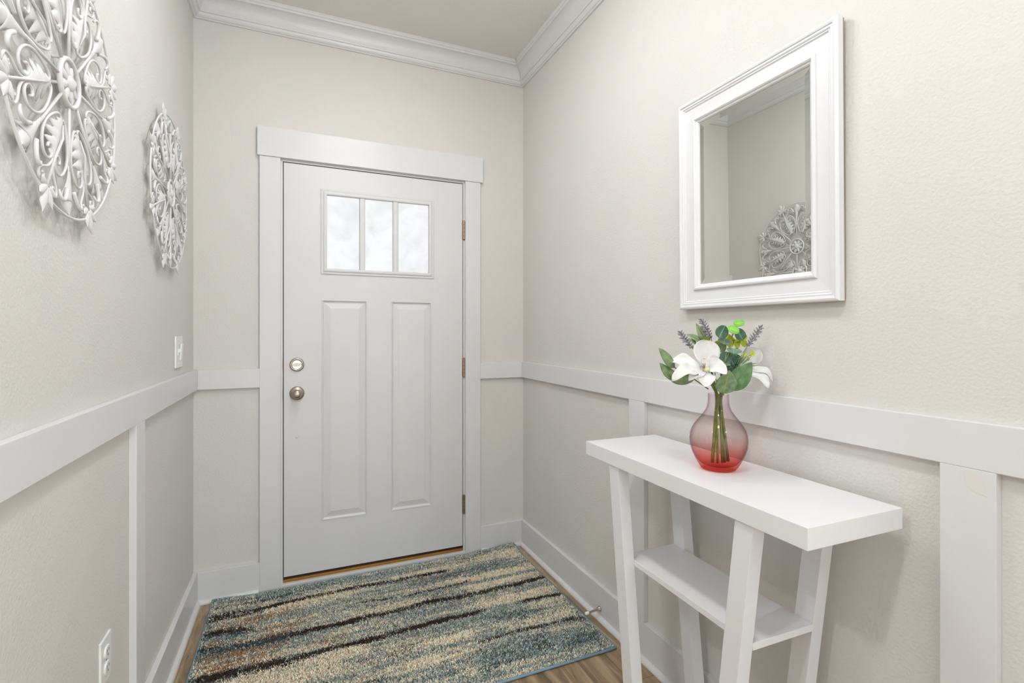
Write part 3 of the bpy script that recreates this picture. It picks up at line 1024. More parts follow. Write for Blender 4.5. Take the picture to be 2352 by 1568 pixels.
def medallion(y, z, out, label):
    r = empty('wall_medallion', (0, 0, 0), label, 'wall decor', 'white metal medallions on the left wall')
    wall_frame(r, 'L', (out, y, z))
    def part(name, key, rz=0.0, thick=0.0):
        o = bpy.data.objects.new(name, MM[key])
        o.rotation_euler = (0, 0, rz)
        link(o, r)
        if thick:
            s = o.modifiers.new('thickness', 'SOLIDIFY')
            s.thickness = thick
            s.offset = -1
        return o
    part('outer_ring', 'outer_ring')
    part('hub_ring', 'hub_ring')
    part('rosette', 'rosette', 0, 0.0018)
    for k in range(8):
        a = PI / 2 + k * PI / 4
        part('spoke', 'spoke', a)
        part('trumpet_flower', 'trumpet_flower', a, 0.0018)
        part('scroll_arm', 'scroll_arm', a)
        part('scroll_arm', 'scroll_arm_m', a)
        part('small_scroll', 'small_scroll', a)
        part('small_scroll', 'small_scroll_m', a)
        part('acanthus_leaf', 'acanthus_leaf', a, 0.0016)
        part('palmette', 'palmette', a, 0.0018)
    for k in range(4):   # studs behind the hub that hold it off the wall
        a = PI / 8 + k * PI / 2
        obj('wall_stud', mesh('wall_stud', *tube_vf([V2(0.17 * math.cos(a), 0.17 * math.sin(a), 0), V2(0.17 * math.cos(a), 0.17 * math.sin(a), -out + 0.0005)], 0.003, 8)), M['iron'], r)
    return r
MEDX = 0.0205
medallion(-1.408, 1.745, MEDX, 'large white scrollwork metal medallion cut by the left picture edge')
medallion(-0.545, 1.745, MEDX, 'white scrollwork metal medallion near the corner beside the door, above the light switch')

# ------------------------------------------------------------------ switch, outlet, door stop
sw = empty('light_switch', (0, 0, 0), 'white double switch plate on the left wall by the corner', 'switch')
wall_frame(sw, 'L', (0, -0.3235, 1.1665))
obj('plate', box_mesh('plate', -0.0585, 0.0585, -0.0625, 0.0625, 0, 0.0065, 0.003, 3), M['plastic'], sw)
obj('toggle', box_mesh('toggle', -0.028, -0.018, -0.004, 0.010, 0.006, 0.019, 0.002), M['plastic'], sw).rotation_euler = (math.radians(-14), 0, 0)
obj('toggle_collar', box_mesh('toggle_collar', -0.030, -0.016, -0.013, 0.013, 0.006, 0.0085, 0.001), M['plastic'], sw)
rk = obj('rocker', box_mesh('rocker', 0.007, 0.039, -0.033, 0.033, 0.0058, 0.0120, 0.002), M['plastic'], sw)
rk.rotation_euler = (math.radians(3), 0, 0)
for a, b in ((-0.023, 0.045), (-0.023, -0.045), (0.023, 0.05), (0.023, -0.05)):
    lathe('screw', [(0.003, 0.0064), (0.0028, 0.0072), (0.001, 0.0075)], 10, M['plastic'], sw, (a, b, 0))

ou = empty('power_outlet', (0, 0, 0), 'white duplex power outlet low on the left wall', 'outlet')
wall_frame(ou, 'L', (0, -1.1455, 0.4355))
obj('plate', box_mesh('plate', -0.0362, 0.0362, -0.0575, 0.0575, 0, 0.0062, 0.0028, 3), M['plastic'], ou)
for s in (1, -1):
    pts = []
    for k in range(28):
        t = 2 * PI * k / 28
        a = 0.0168 * math.cos(t)
        b = max(-0.0142, min(0.0142, 0.0168 * math.sin(t)))
        pts.append((a, b + s * 0.0195))
    n = len(pts)
    v = [(a, b, 0.006) for a, b in pts] + [(a, b, 0.0086) for a, b in pts] + [(a * 0.94, (b - s * 0.0195) * 0.94 + s * 0.0195, 0.0094) for a, b in pts]
    f = [(k, (k + 1) % n, n + (k + 1) % n, n + k) for k in range(n)] + [(n + k, n + (k + 1) % n, 2 * n + (k + 1) % n, 2 * n + k) for k in range(n)] + [tuple(2 * n + k for k in range(n))]
    rc = obj('receptacle', mesh('receptacle', v, f), M['plastic'], ou)
    for dx, hh in ((-0.0063, 0.0042), (0.0063, 0.0035)):
        obj('slot', box_mesh('slot', dx - 0.001, dx + 0.001, s * 0.0195 + 0.003 - hh, s * 0.0195 + 0.003 + hh, 0.0090, 0.00965), M['slot'], rc)
    lathe('ground_hole', [(0.0024, 0.009), (0.0024, 0.0097)], 12, M['slot'], rc, (0, s * 0.0195 - 0.0075, 0))
lathe('screw', [(0.003, 0.006), (0.0028, 0.007), (0.001, 0.0073)], 10, M['nickel'], ou, (0, 0, 0))

ds = empty('door_stop', (W - T, -0.8435, 0.0455), 'small nickel door stop with white rubber tip on the right baseboard', 'door stop')
ds.rotation_euler = (0, -PI / 2 - math.radians(3), math.radians(3))
lathe('flared_shaft', [(0.0115, 0.0003), (0.0115, 0.0025), (0.0095, 0.006), (0.0072, 0.013), (0.0055, 0.021), (0.0044, 0.032), (0.0040, 0.055), (0.0040, 0.064)], 20, M['nickel'], ds)
lathe('rubber_tip', [(0.0062, 0.060), (0.0068, 0.062), (0.0068, 0.073), (0.0058, 0.0765), (0.002, 0.078)], 18, M['rubber'], ds)

# ------------------------------------------------------------------ rug
RX0, RX1, RY0, RY1 = 0.082, 1.588, -1.043, -0.0385
def sstep(a, b, x):
    t = np.clip((x - a) / (b - a), 0, 1)
    return t * t * (3 - 2 * t)
def rug_h(x, y):
    x, y = np.asarray(x, float), np.asarray(y, float)
    return 0.018 * sstep(1.25, 1.58, x) * sstep(-0.16, -0.04, y) + 0.010 * sstep(0.25, 0.09, x) * sstep(-0.10, -0.04, y)
rug = empty('area_rug', ((RX0 + RX1) / 2, (RY0 + RY1) / 2, 0), 'striped shag rug in teal, beige and dark brown in front of the door', 'rug')
RC = Vector(rug.location)
nx, ny = 48, 32
xs = np.linspace(RX0, RX1, nx + 1)
ys = np.linspace(RY0, RY1, ny + 1)
v, f = [], []
for lay in (1, 0):
    for yy in ys:
        for xx in xs:
            v.append((xx - RC.x, yy - RC.y, float(rug_h(xx, yy)) + (0.0055 if lay else 0.0006)))
st = (nx + 1) * (ny + 1)
for j in range(ny):
    for i in range(nx):
        a = j * (nx + 1) + i
        f.append((a, a + 1, a + nx + 2, a + nx + 1))
        f.append((st + a, st + a + nx + 1, st + a + nx + 2, st + a + 1))
obj('rug_body', mesh('rug_body', v, f, True), M['rug_back'], rug)
edge = []
for a, b, n in (((RX0, RY0), (RX1, RY0), 30), ((RX1, RY0), (RX1, RY1), 24), ((RX1, RY1), (RX0, RY1), 30), ((RX0, RY1), (RX0, RY0), 24)):
    for k in range(n):
        t = k / n
        xx, yy = a[0] + (b[0] - a[0]) * t, a[1] + (b[1] - a[1]) * t
        edge.append((xx - RC.x, yy - RC.y, float(rug_h(xx, yy)) + 0.0056))
tube('binding', edge, 0.0050, M['binding'], rug, 8, True)

def vnoise(x, y, seed):
    r = np.random.default_rng(seed)
    tab_ = r.random((256, 256))
    xi, yi = np.floor(x).astype(int), np.floor(y).astype(int)
    fx, fy = x - xi, y - yi
    fx, fy = fx * fx * (3 - 2 * fx), fy * fy * (3 - 2 * fy)
    g = lambda a, b: tab_[a % 256, b % 256]
    return (g(xi, yi) * (1 - fx) + g(xi + 1, yi) * fx) * (1 - fy) + (g(xi, yi + 1) * (1 - fx) + g(xi + 1, yi + 1) * fx) * fy

# dark streaks: (polyline in floor coordinates, half width, strength, which yarn)
STREAKS = [
    ([(0.085, -0.205), (0.28, -0.200)], 0.022, 0.75), ([(0.09, -0.448), (0.40, -0.462)], 0.030, 0.7), ([(0.10, -0.630), (0.42, -0.622)], 0.026, 0.8), ([(0.10, -0.118), (0.42, -0.112)], 0.012, 0.55),
    ([(0.08, -0.184), (0.30, -0.187), (0.52, -0.174), (0.73, -0.168), (0.93, -0.169), (1.14, -0.176)], 0.013, 0.95),
    ([(0.70, -0.321), (0.86, -0.334)], 0.006, 0.7), ([(0.92, -0.343), (1.09, -0.333), (1.21, -0.326)], 0.008, 0.9),
    ([(0.083, -0.433), (0.29, -0.460), (0.56, -0.458), (0.73, -0.452), (1.0, -0.440), (1.17, -0.447), (1.39, -0.445), (1.586, -0.440)], 0.015, 1.0),
    ([(0.10, -0.619), (0.26, -0.623), (0.46, -0.616), (0.80, -0.610), (0.89, -0.597), (1.18, -0.598)], 0.015, 1.0),
    ([(1.38, -0.600), (1.584, -0.606)], 0.011, 0.95), ([(0.082, -0.322), (0.26, -0.341)], 0.024, 0.85),
    ([(1.10, -0.798), (1.27, -0.793), (1.45, -0.801)], 0.010, 0.75), ([(1.49, -0.798), (1.588, -0.819)], 0.013, 0.7),
    ([(0.60, -0.86), (0.72, -0.87)], 0.008, 0.6), ([(0.15, -0.80), (0.42, -0.81)], 0.012, 0.8), ([(0.55, -0.96), (0.75, -0.955)], 0.012, 0.8),
]
TEAL = [([(1.07, -0.934), (1.20, -0.926), (1.33, -0.914), (1.565, -0.950)], 0.040, 0.95), ([(0.86, -0.932), (0.99, -0.949)], 0.022, 0.7),
        ([(0.95, -0.675), (1.20, -0.675), (1.45, -0.690)], 0.035, 0.65), ([(0.95, -0.235), (1.15, -0.225), (1.50, -0.235)], 0.030, 0.6),
        ([(1.25, -0.07), (1.45, -0.085)], 0.02, 0.5), ([(0.12, -0.105), (0.55, -0.080)], 0.030, 0.45), ([(0.08, -0.46), (0.4, -0.475)], 0.03, 0.7),
        ([(0.35, -0.12), (0.55, -0.13)], 0.02, 0.5), ([(1.25, -0.52), (1.5, -0.51)], 0.016, 0.55), ([(1.0, -0.40), (1.2, -0.395)], 0.02, 0.5),
        ([(0.08, -0.36), (0.25, -0.37)], 0.03, 0.6), ([(1.25, -0.27), (1.52, -0.262)], 0.012, 0.75), ([(0.6, -0.72), (0.9, -0.73)], 0.03, 0.55), ([(1.0, -0.87), (1.4, -0.86)], 0.02, 0.5)]
RUST = [([(0.12, -0.27), (0.45, -0.255)], 0.030, 0.5), ([(0.10, -0.50), (0.40, -0.49)], 0.036, 0.5), ([(0.10, -0.575), (0.36, -0.57)], 0.030, 0.5), ([(0.30, -0.375), (0.50, -0.37)], 0.03, 0.45),
        ([(0.22, -0.265), (0.33, -0.250)], 0.018, 0.8), ([(0.20, -0.505), (0.32, -0.495)], 0.020, 0.9), ([(0.13, -0.572), (0.24, -0.562)], 0.022, 0.9),
        ([(0.30, -0.43), (0.42, -0.425)], 0.016, 0.6), ([(0.10, -0.40), (0.16, -0.40)], 0.02, 0.6), ([(0.10, -0.53), (0.15, -0.54)], 0.04, 0.45), ([(0.13, -0.295), (0.35, -0.285)], 0.012, 0.7), ([(0.95, -0.215), (1.2, -0.235)], 0.012, 0.45), ([(0.5, -0.55), (0.62, -0.56)], 0.02, 0.4)]
CREAM = [([(0.5, -0.685), (0.70, -0.668)], 0.035, 0.9), ([(1.20, -0.545), (1.56, -0.545)], 0.030, 0.8), ([(1.40, -0.650), (1.57, -0.655)], 0.030, 0.7), ([(1.35, -0.115), (1.58, -0.14)], 0.035, 0.8),
         ([(0.12, -0.70), (0.50, -0.695)], 0.035, 0.85), ([(1.25, -0.750), (1.55, -0.755)], 0.025, 0.8), ([(0.75, -0.70), (1.1, -0.745)], 0.03, 0.5), ([(1.18, -0.395), (1.56, -0.390)], 0.03, 0.75),
         ([(0.35, -0.215), (0.75, -0.205)], 0.012, 0.7), ([(0.9, -0.13), (1.25, -0.145)], 0.012, 0.7), ([(1.15, -0.30), (1.5, -0.31)], 0.02, 0.8), ([(0.6, -0.50), (0.8, -0.495)], 0.02, 0.5), ([(0.75, -0.84), (1.1, -0.85)], 0.03, 0.6), ([(0.15, -0.24), (0.22, -0.25)], 0.02, 0.5)]

def field(x, y, lines):
    out = np.zeros_like(x)
    for pts, hw, st_ in lines:
        px = [p[0] for p in pts]
        py = [p[1] for p in pts]
        yc = np.interp(x, px, py)
        d = np.abs(y - yc) / hw
        ends = sstep(px[0] - 0.04, px[0] + 0.03, x) * (1 - sstep(px[-1] - 0.03, px[-1] + 0.04, x))
        out = np.maximum(out, st_ * ends * (1 - sstep(0.40, 1.7, d)))
    return out

def make_pile():
    sp = 0.0029
    gx_, gy_ = np.meshgrid(np.arange(RX0 + 0.004, RX1 - 0.004, sp), np.arange(RY0 + 0.005, RY1 - 0.004, sp))
    x = gx_.ravel() + rng.uniform(-0.0014, 0.0014, gx_.size)
    y = gy_.ravel() + rng.uniform(-0.0014, 0.0014, gx_.size)
    n = x.size
    # where each yarn colour goes
    wob = (vnoise(x * 7, y * 5, 1) - 0.5) * 0.016 + (vnoise(x * 60, y * 60, 2) - 0.5) * 0.010
    yy = y + wob
    base = 0.42 * vnoise(x * 2.2, y * 26, 3) + 0.36 * vnoise(x * 5, y * 70, 4) + 0.22 * vnoise(x * 26, y * 110, 5)
    teal_p = sstep(0.30, 0.64, base) * 0.70 + 0.20
    teal_p = np.clip(teal_p + 0.60 * field(x, yy, TEAL) - 0.75 * field(x, yy, CREAM), 0.03, 0.97)
    dark_p = field(x, yy, STREAKS) * (0.62 + 0.6 * vnoise(x * 14, y * 40, 6))
    dark_p = np.maximum(dark_p, 0.55 * field(x, yy, TEAL) * sstep(0.45, 0.8, vnoise(x * 12, y * 45, 8)))
    rust_p = field(x, yy, RUST) * (0.45 + 0.65 * vnoise(x * 16, y * 45, 7))
    r1, r2, r3 = rng.random(n), rng.random(n), rng.random(n)
    cream = np.array([0.84, 0.71, 0.55])
    sage = np.array([0.52, 0.545, 0.485])
    teal = np.array([0.255, 0.325, 0.325])
    dteal = np.array([0.075, 0.110, 0.120])
    brown = np.array([0.050, 0.034, 0.030])
    rust = np.array([0.42, 0.21, 0.085])
    blue = np.array([0.03, 0.15, 0.24])
    c = np.empty((n, 3))
    c[:] = cream
    c[r1 < teal_p] = sage
    c[r1 < teal_p * 0.62] = teal
    c[(r1 < teal_p * 0.13)] = dteal
    c[(r3 < rust_p * 0.85)] = rust
    dt = field(x, yy, TEAL)
    c[(r2 < dark_p)] = brown
    dk = (r2 < dark_p) & (dt > 0.3) & (r3 < 0.8)
    c[dk] = dteal
    c[(dt > 0.5) & (x > 1.0) & (y < -0.86) & (rng.random(n) < 0.06)] = blue
    c *= rng.uniform(0.98, 1.48, n)[:, None]
    c = np.clip(c * (1 + (rng.random((n, 3)) - 0.5) * 0.08), 0, 1)
    # geometry: a short bent strip per tuft
    h = rng.uniform(0.0050, 0.0085, n)
    w = rng.uniform(0.0011, 0.0019, n)
    a = rng.uniform(0, 2 * PI, n)
    lean = rng.uniform(0.1, 0.75, n) * h
    la = rng.uniform(0, 2 * PI, n)
    z0 = rug_h(x, y) + 0.0050
    ca, sa = np.cos(a) * w, np.sin(a) * w
    lx, ly = np.cos(la) * lean, np.sin(la) * lean
    P = np.empty((n, 6, 3))
    for k, (t, zz, ww) in enumerate(((0.0, 0.0, 1.0), (0.45, 0.62, 1.0), (1.25, 1.0, 0.75))):
        cx, cy_, cz = x + lx * t, y + ly * t, z0 + h * zz
        P[:, 2 * k, 0], P[:, 2 * k, 1], P[:, 2 * k, 2] = cx - ca * ww, cy_ - sa * ww, cz
        P[:, 2 * k + 1, 0], P[:, 2 * k + 1, 1], P[:, 2 * k + 1, 2] = cx + ca * ww, cy_ + sa * ww, cz
    P[:, :, 0] = np.clip(P[:, :, 0], RX0 + 0.001, RX1 - 0.001) - RC.x
    P[:, :, 1] = np.clip(P[:, :, 1], RY0 + 0.001, RY1 - 0.001) - RC.y
    idx = np.arange(n)[:, None] * 6
    q = np.concatenate([idx + np.array([0, 1, 3, 2]), idx + np.array([2, 3, 5, 4])], 1).reshape(-1).astype(np.int32)
    me = bpy.data.meshes.new('pile')
    me.vertices.add(n * 6)
    me.vertices.foreach_set('co', P.reshape(-1).astype(np.float32))
    me.loops.add(q.size)
    me.loops.foreach_set('vertex_index', q)
    me.polygons.add(q.size // 4)
    me.polygons.foreach_set('loop_start', np.arange(0, q.size, 4, dtype=np.int32))
    me.polygons.foreach_set('loop_total', np.full(q.size // 4, 4, dtype=np.int32))
    me.update(calc_edges=True)
    at = me.attributes.new('pile_colour', 'FLOAT_COLOR', 'POINT')
    cc = np.ones((n, 6, 4), np.float32)
    cc[:, :, :3] = c[:, None, :]
    at.data.foreach_set('color', cc.reshape(-1))
    o = obj('pile', me, M['pile'], rug)
    o['kind'] = 'stuff'
    return o
make_pile()

# ------------------------------------------------------------------ vase and bouquet
VX, VY = 1.5010, -1.6470
vase = obj('glass_vase', None or mesh('glass_vase', *(lambda prof, n: (
    [(r * math.cos(2 * PI * k / n), r * math.sin(2 * PI * k / n), h) for r, h in prof for k in range(n)],
    [(i * n + k, i * n + (k + 1) % n, (i + 1) * n + (k + 1) % n, (i + 1) * n + k) for i in range(len(prof) - 1) for k in range(n)]))(
    [(0.0005, 0.0), (0.040, 0.0), (0.0445, 0.002), (0.0500, 0.0095), (0.0590, 0.025), (0.0680, 0.044), (0.0735, 0.062), (0.0752, 0.080), (0.0735, 0.096), (0.0690, 0.110),
     (0.0610, 0.1235), (0.0515, 0.1355), (0.0425, 0.147), (0.0350, 0.158), (0.0300, 0.169), (0.0278, 0.180), (0.0272, 0.192), (0.0275, 0.2040), (0.0268, 0.2048), (0.0255, 0.2040),
     (0.0252, 0.192), (0.0258, 0.180), (0.0280, 0.1695), (0.0330, 0.1585), (0.0405, 0.1475), (0.0495, 0.136), (0.0590, 0.124), (0.0670, 0.1105), (0.0715, 0.0965), (0.0732, 0.080),
     (0.0715, 0.062), (0.0660, 0.045), (0.0565, 0.027), (0.0470, 0.0160), (0.0400, 0.0125), (0.0200, 0.0115), (0.0005, 0.0115)], 56), True), M['vase'])
vase.location = (VX, VY, TZ + 0.0004)
tag(vase, 'round glass vase fading from clear mauve to coral red, on the console table', 'vase')

RIGHT = Vector((math.cos(YAW), -math.sin(YAW), 0))
DEEP = Vector((math.sin(YAW), math.cos(YAW), 0))
def B(r, h, d=0.0):
    """bouquet coordinates in metres: r to the right, h above the table, d away from the viewer"""
    return RIGHT * r + DEEP * d + Vector((0, 0, h))
def q(u, v, d=0.0):
    """flower positions in image pixels (837 pixels per metre at vase depth, centred on the vase) plus a real depth d in metres"""
    return B((u - 1650) / 837.0, 0.3752 - (v - 761.7) / 837.0, d)
FACE = -DEEP          # towards the viewer
def plant(name, label, cat='flower', group=None):
    return empty(name, (VX, VY, TZ + 0.0004), label, cat, group)
def stem(parent, pts, rad, mat, n=7, name='stem'):
    return tube(name, catmull(pts, 6), rad, mat, parent, n)

def in_vase(top, bot, mid=None):
    """stem points from the bloom through the neck to the vase floor"""
    return [top, mid if mid is not None else top.lerp(B(0, 0.215), 0.6), B(bot[0] * 0.25 + 0.0, 0.200, bot[1] * 0.3), B(bot[0] * 0.35, 0.150, bot[1] * 0.4), B(bot[0], 0.0185, bot[1])]

# --- left magnolia
mg = plant('magnolia_stem', 'white magnolia bloom with sage leaves on the left of the vase', 'flower', 'magnolia blooms in the vase')
c0 = q(1607, 849, -0.030)
stem(mg, in_vase(c0 + B(0.004, -0.006, 0.004), (-0.020, -0.008), B(-0.020, 0.228, -0.012)), 0.0042, M['stem'])
def petal(par, base, tip, nrm, w, **kw):
    kw.setdefault('nu', 18)
    kw.setdefault('nv', 10)
    kw.setdefault('round_end', True)
    return blade('petal', base, tip, nrm, w, p_pet, M['petal'], par, 0.0007, **kw)
petal(mg, c0 + B(0.012, 0.003, 0.010), q(1626, 782, 0.010), FACE + Vector((0, 0, 0.25)), 0.073, cup=0.28, bend=-0.10, ripple=0.022, ripn=1.3)
petal(mg, c0 + B(-0.004, 0.002, 0.012), q(1546, 829, 0.018), FACE * 0.9 + Vector((0, 0, 1)) - RIGHT * 0.2, 0.046, cup=0.40, bend=0.10, ripple=0.05, ripn=1.6)
petal(mg, c0 + B(-0.002, -0.004, -0.006), q(1533, 858, -0.050), FACE * 0.8 + Vector((0, 0, 1)), 0.044, cup=0.45, bend=0.10, curl=-0.16, ripple=0.06, ripn=1.8)
petal(mg, c0 + B(-0.001, -0.006, -0.010), q(1564, 864, -0.070), FACE * 0.7 + Vector((0, 0, 1)), 0.030, cup=0.45, bend=0.08, curl=-0.10, ripple=0.05, ripn=1.5)
petal(mg, c0 + B(0.004, -0.006, -0.010), q(1591, 876, -0.085), FACE * 0.9 + Vector((0, 0, 1)), 0.044, cup=0.45, bend=0.09, curl=-0.12, ripple=0.04)
petal(mg, c0 + B(0.010, 0.000, -0.010), q(1642, 852, -0.075), FACE + Vector((0, 0, 0.7)) + RIGHT * 0.3, 0.042, cup=0.55, bend=0.06, ripple=0.05, ripn=1.6)
petal(mg, c0 + B(0.010, 0.004, 0.000), q(1646, 824, -0.020), FACE + Vector((0, 0, 0.3)) - RIGHT * 0.5, 0.046, cup=0.65, bend=-0.05, ripple=0.035, ripn=1.5)
petal(mg, c0 + B(0.004, 0.004, -0.004), q(1602, 822, -0.034), FACE * 0.8 + RIGHT * 0.2, 0.028, cup=0.5, bend=-0.06, ripple=0.03)
lathe('flower_heart', [(0.001, -0.004), (0.008, -0.002), (0.0095, 0.004), (0.007, 0.011), (0.002, 0.016)], 14, M['petal_heart'], mg, c0 + B(0.004, 0.000, -0.004))
for k in range(14):
    a = k * 2.4
    b0 = c0 + B(0.000, 0.006, -0.006)
    tube('stamen', [b0, b0 + B(-0.010 + 0.008 * math.cos(a), 0.010 + 0.005 * math.sin(a * 1.7), -0.010 + 0.006 * math.sin(a))], [0.0012, 0.0007], M['stamen'], mg, 5)
blade('leaf', q(1553, 845, 0.01), q(1513, 799, 0.0), FACE + Vector((0, 0, 0.4)) + RIGHT * 0.3, 0.032, p_ovate, M['leaf_sage'], mg, 0.0006, nu=14, nv=8, cup=-0.3, bend=0.05)
blade('leaf', q(1564, 873, 0.005), q(1514, 833, -0.005), FACE + Vector((0, 0, 0.5)), 0.032, p_ovate, M['leaf_sage'], mg, 0.0006, nu=14, nv=8, cup=-0.3, bend=-0.08)
blade('leaf', q(1598, 867, 0.0), q(1535, 873, -0.025), FACE * 1.0 + Vector((0, 0, 0.15)), 0.030, p_ovate, M['leaf_sage'], mg, 0.0006, nu=14, nv=8, cup=-0.35, bend=-0.10)
stem(mg, [q(1553, 845, 0.01), q(1590, 868, 0.0), q(1625, 893, -0.006)], 0.0016, M['stem'], 6, 'leaf_stalk')

# --- right magnolia
mg2 = plant('magnolia_stem', 'white magnolia bloom seen from the side, on the right of the vase', 'flower', 'magnolia blooms in the vase')
c1 = q(1712, 849, 0.020)
stem(mg2, in_vase(c1 + B(-0.004, -0.006, 0.0), (0.030, 0.006), B(0.035, 0.235, 0.018)), 0.0040, M['stem'])
petal(mg2, c1 + B(0.002, 0.006, 0.010), q(1752, 803, 0.020), FACE * 0.95 - RIGHT * 0.4, 0.052, cup=0.40, bend=-0.12, ripple=0.03, ripn=1.4)
petal(mg2, c1 + B(0.006, -0.002, 0.000), q(1773, 864, -0.010), FACE * 0.7 + Vector((0, 0, 1)), 0.032, cup=0.5, bend=0.10, curl=-0.18, ripple=0.04, ripn=1.6)
petal(mg2, c1 + B(0.004, -0.006, -0.006), q(1752, 882, -0.035), FACE * 0.9 + Vector((0, 0, 0.8)), 0.030, cup=0.5, bend=0.09, curl=-0.10, ripple=0.04, ripn=1.6)
petal(mg2, c1 + B(0.006, 0.000, 0.012), q(1758, 846, 0.040), FACE * 0.8 + Vector((0, 0, 0.7)), 0.036, cup=0.40, bend=-0.06, ripple=0.04)
lathe('flower_heart', [(0.001, -0.004), (0.008, -0.002), (0.009, 0.004), (0.006, 0.010), (0.002, 0.013)], 14, M['petal_heart'], mg2, c1 + B(0.003, 0.0, -0.002))
blade('leaf', q(1669, 893, -0.020), q(1709, 829, -0.045), FACE - RIGHT * 0.15 + Vector((0, 0, 0.2)), 0.052, p_ovate, M['leaf_green'], mg2, 0.0006, nu=16, nv=8, cup=0.18, bend=0.03)
blade('leaf', q(1708, 869, 0.0), q(1719, 858, -0.012), FACE, 0.012, p_round, M['leaf_orange'], mg2, 0.0006)

# --- front round leaf on its own stalk
fl = plant('leaf_stem', 'broad sage green leaf standing just above the vase rim', 'foliage')
blade('leaf', q(1648, 900, -0.036), q(1653, 846, -0.060), FACE + Vector((0, 0, 0.25)) - RIGHT * 0.05, 0.056, p_ovate, M['leaf_sage'], fl, 0.0006, nu=16, nv=8, cup=0.12, bend=0.03)
stem(fl, [q(1648, 902, -0.036), B(-0.004, 0.200, -0.014), B(-0.006, 0.150, -0.008), B(-0.010, 0.019, -0.018)], 0.0032, M['stem'])

# --- pale olive leaves at the back left
ol = plant('leaf_stem', 'pair of pale narrow leaves behind the left magnolia', 'foliage')
blade('leaf', q(1625, 787, 0.040), q(1584, 767, 0.030), FACE + Vector((0, 0, 0.6)), 0.021, p_lance, M['leaf_pale'], ol, 0.0006, nu=14, nv=6, cup=0.25, bend=0.05)
blade('leaf', q(1633, 782, 0.042), q(1608, 741, 0.032), FACE - RIGHT * 0.2, 0.022, p_lance, M['leaf_pale'], ol, 0.0006, nu=14, nv=6, cup=0.25, bend=0.05)
blade('leaf', q(1610, 790, 0.035), q(1589, 779, 0.025), FACE + Vector((0, 0, 0.6)), 0.016, p_lance, M['leaf_pale'], ol, 0.0006, nu=12, nv=6, cup=0.25, bend=0.05)
stem(ol, [q(1620, 776, 0.036), q(1636, 800, 0.045), q(1643, 850, 0.030), B(0.000, 0.200, 0.012), B(-0.004, 0.150, 0.010), B(-0.014, 0.019, 0.010)], 0.0030, M['stem'])

# --- eucalyptus
eu = plant('eucalyptus_stem', 'eucalyptus sprig with round dark and lime green leaves', 'foliage')
def round_leaf(par, c, rx, ry, nrm, mat, rot=0.0, cup=0.12):
    """c centre; rx, ry half sizes in metres; rot turns the long axis"""
    up = Vector((0, 0, 1)) * math.cos(rot) + RIGHT * math.sin(rot)
    n_ = Vector(nrm).normalized()
    up = (up - n_ * up.dot(n_)).normalized()
    return blade('leaf', c - up * ry, c + up * ry, nrm, 2 * rx, p_round, mat, par, 0.0006, nu=14, nv=8, cup=cup, bend=-0.04)
E_ = M
round_leaf(eu, q(1657, 762, -0.004), 0.0180, 0.0195, FACE + Vector((0, 0, 0.2)) - RIGHT * 0.1, M['euc_dark'], 0.5)
round_leaf(eu, q(1699, 768, -0.002), 0.0170, 0.0180, FACE + Vector((0, 0, 0.2)) + RIGHT * 0.1, M['euc_dark'], -0.4)
round_leaf(eu, q(1675, 757, -0.026), 0.0125, 0.0165, FACE + Vector((0, 0, 0.35)), M['euc_lime'], -1.15)
round_leaf(eu, q(1693, 742, -0.012), 0.0112, 0.0160, FACE * 0.9 + Vector((0, 0, 0.4)), M['euc_lime'], 1.4)
round_leaf(eu, q(1666, 784, 0.006), 0.0185, 0.0120, FACE + Vector((0, 0, 0.8)), M['euc_grey'], 0.3)
round_leaf(eu, q(1677, 806, -0.022), 0.0205, 0.0115, FACE * 0.7 + Vector((0, 0, 0.8)), M['euc_grey'], 0.15, 0.3)
round_leaf(eu, q(1664, 822, -0.006), 0.0190, 0.0185, FACE + Vector((0, 0, 0.2)) - RIGHT * 0.3, M['euc_dark'], 0.2)
round_leaf(eu, q(1681, 824, 0.000), 0.0180, 0.0190, FACE + Vector((0, 0, 0.1)) + RIGHT * 0.4, M['euc_dark'], -0.3)
round_leaf(eu, q(1655, 836, -0.018), 0.0195, 0.0095, FACE * 0.5 + Vector((0, 0, 1)), M['euc_grey'], 0.3, 0.3)
round_leaf(eu, q(1690, 838, 0.012), 0.0200, 0.0170, FACE + RIGHT * 0.2, M['euc_dark'], -0.8)
round_leaf(eu, q(1666, 846, 0.010), 0.0240, 0.0150, FACE, M['euc_dark'], 0.2)
round_leaf(eu, q(1692, 811, 0.010), 0.0090, 0.0170, FACE + RIGHT * 0.2, M['leaf_green'], 0.6)
round_leaf(eu, q(1674, 834, 0.004), 0.0200, 0.0170, FACE + Vector((0, 0, 0.2)), M['euc_dark'], -0.6)
round_leaf(eu, q(1700, 826, 0.016), 0.0150, 0.0150, FACE + Vector((0, 0, 0.4)) + RIGHT * 0.2, M['euc_dark'], 0.9)
round_leaf(eu, q(1684, 856, 0.014), 0.0190, 0.0150, FACE + RIGHT * 0.3, M['euc_dark'], 0.5)
round_leaf(eu, q(1648, 812, 0.022), 0.0140, 0.0170, FACE - RIGHT * 0.2, M['leaf_green'], -0.4)
round_leaf(eu, q(1664, 798, 0.016), 0.0130, 0.0160, FACE + Vector((0, 0, 0.2)), M['leaf_sage'], 0.5)
stem(eu, [q(1689, 746, -0.012), q(1676, 775, -0.012), q(1668, 810, -0.016), q(1660, 835, -0.010), q(1655, 880, -0.004), B(0.006, 0.200, -0.004), B(0.006, 0.150, 0.0), B(0.006, 0.019, -0.012)], [0.0016] * 18 + [0.0034] * 25, M['stem'])

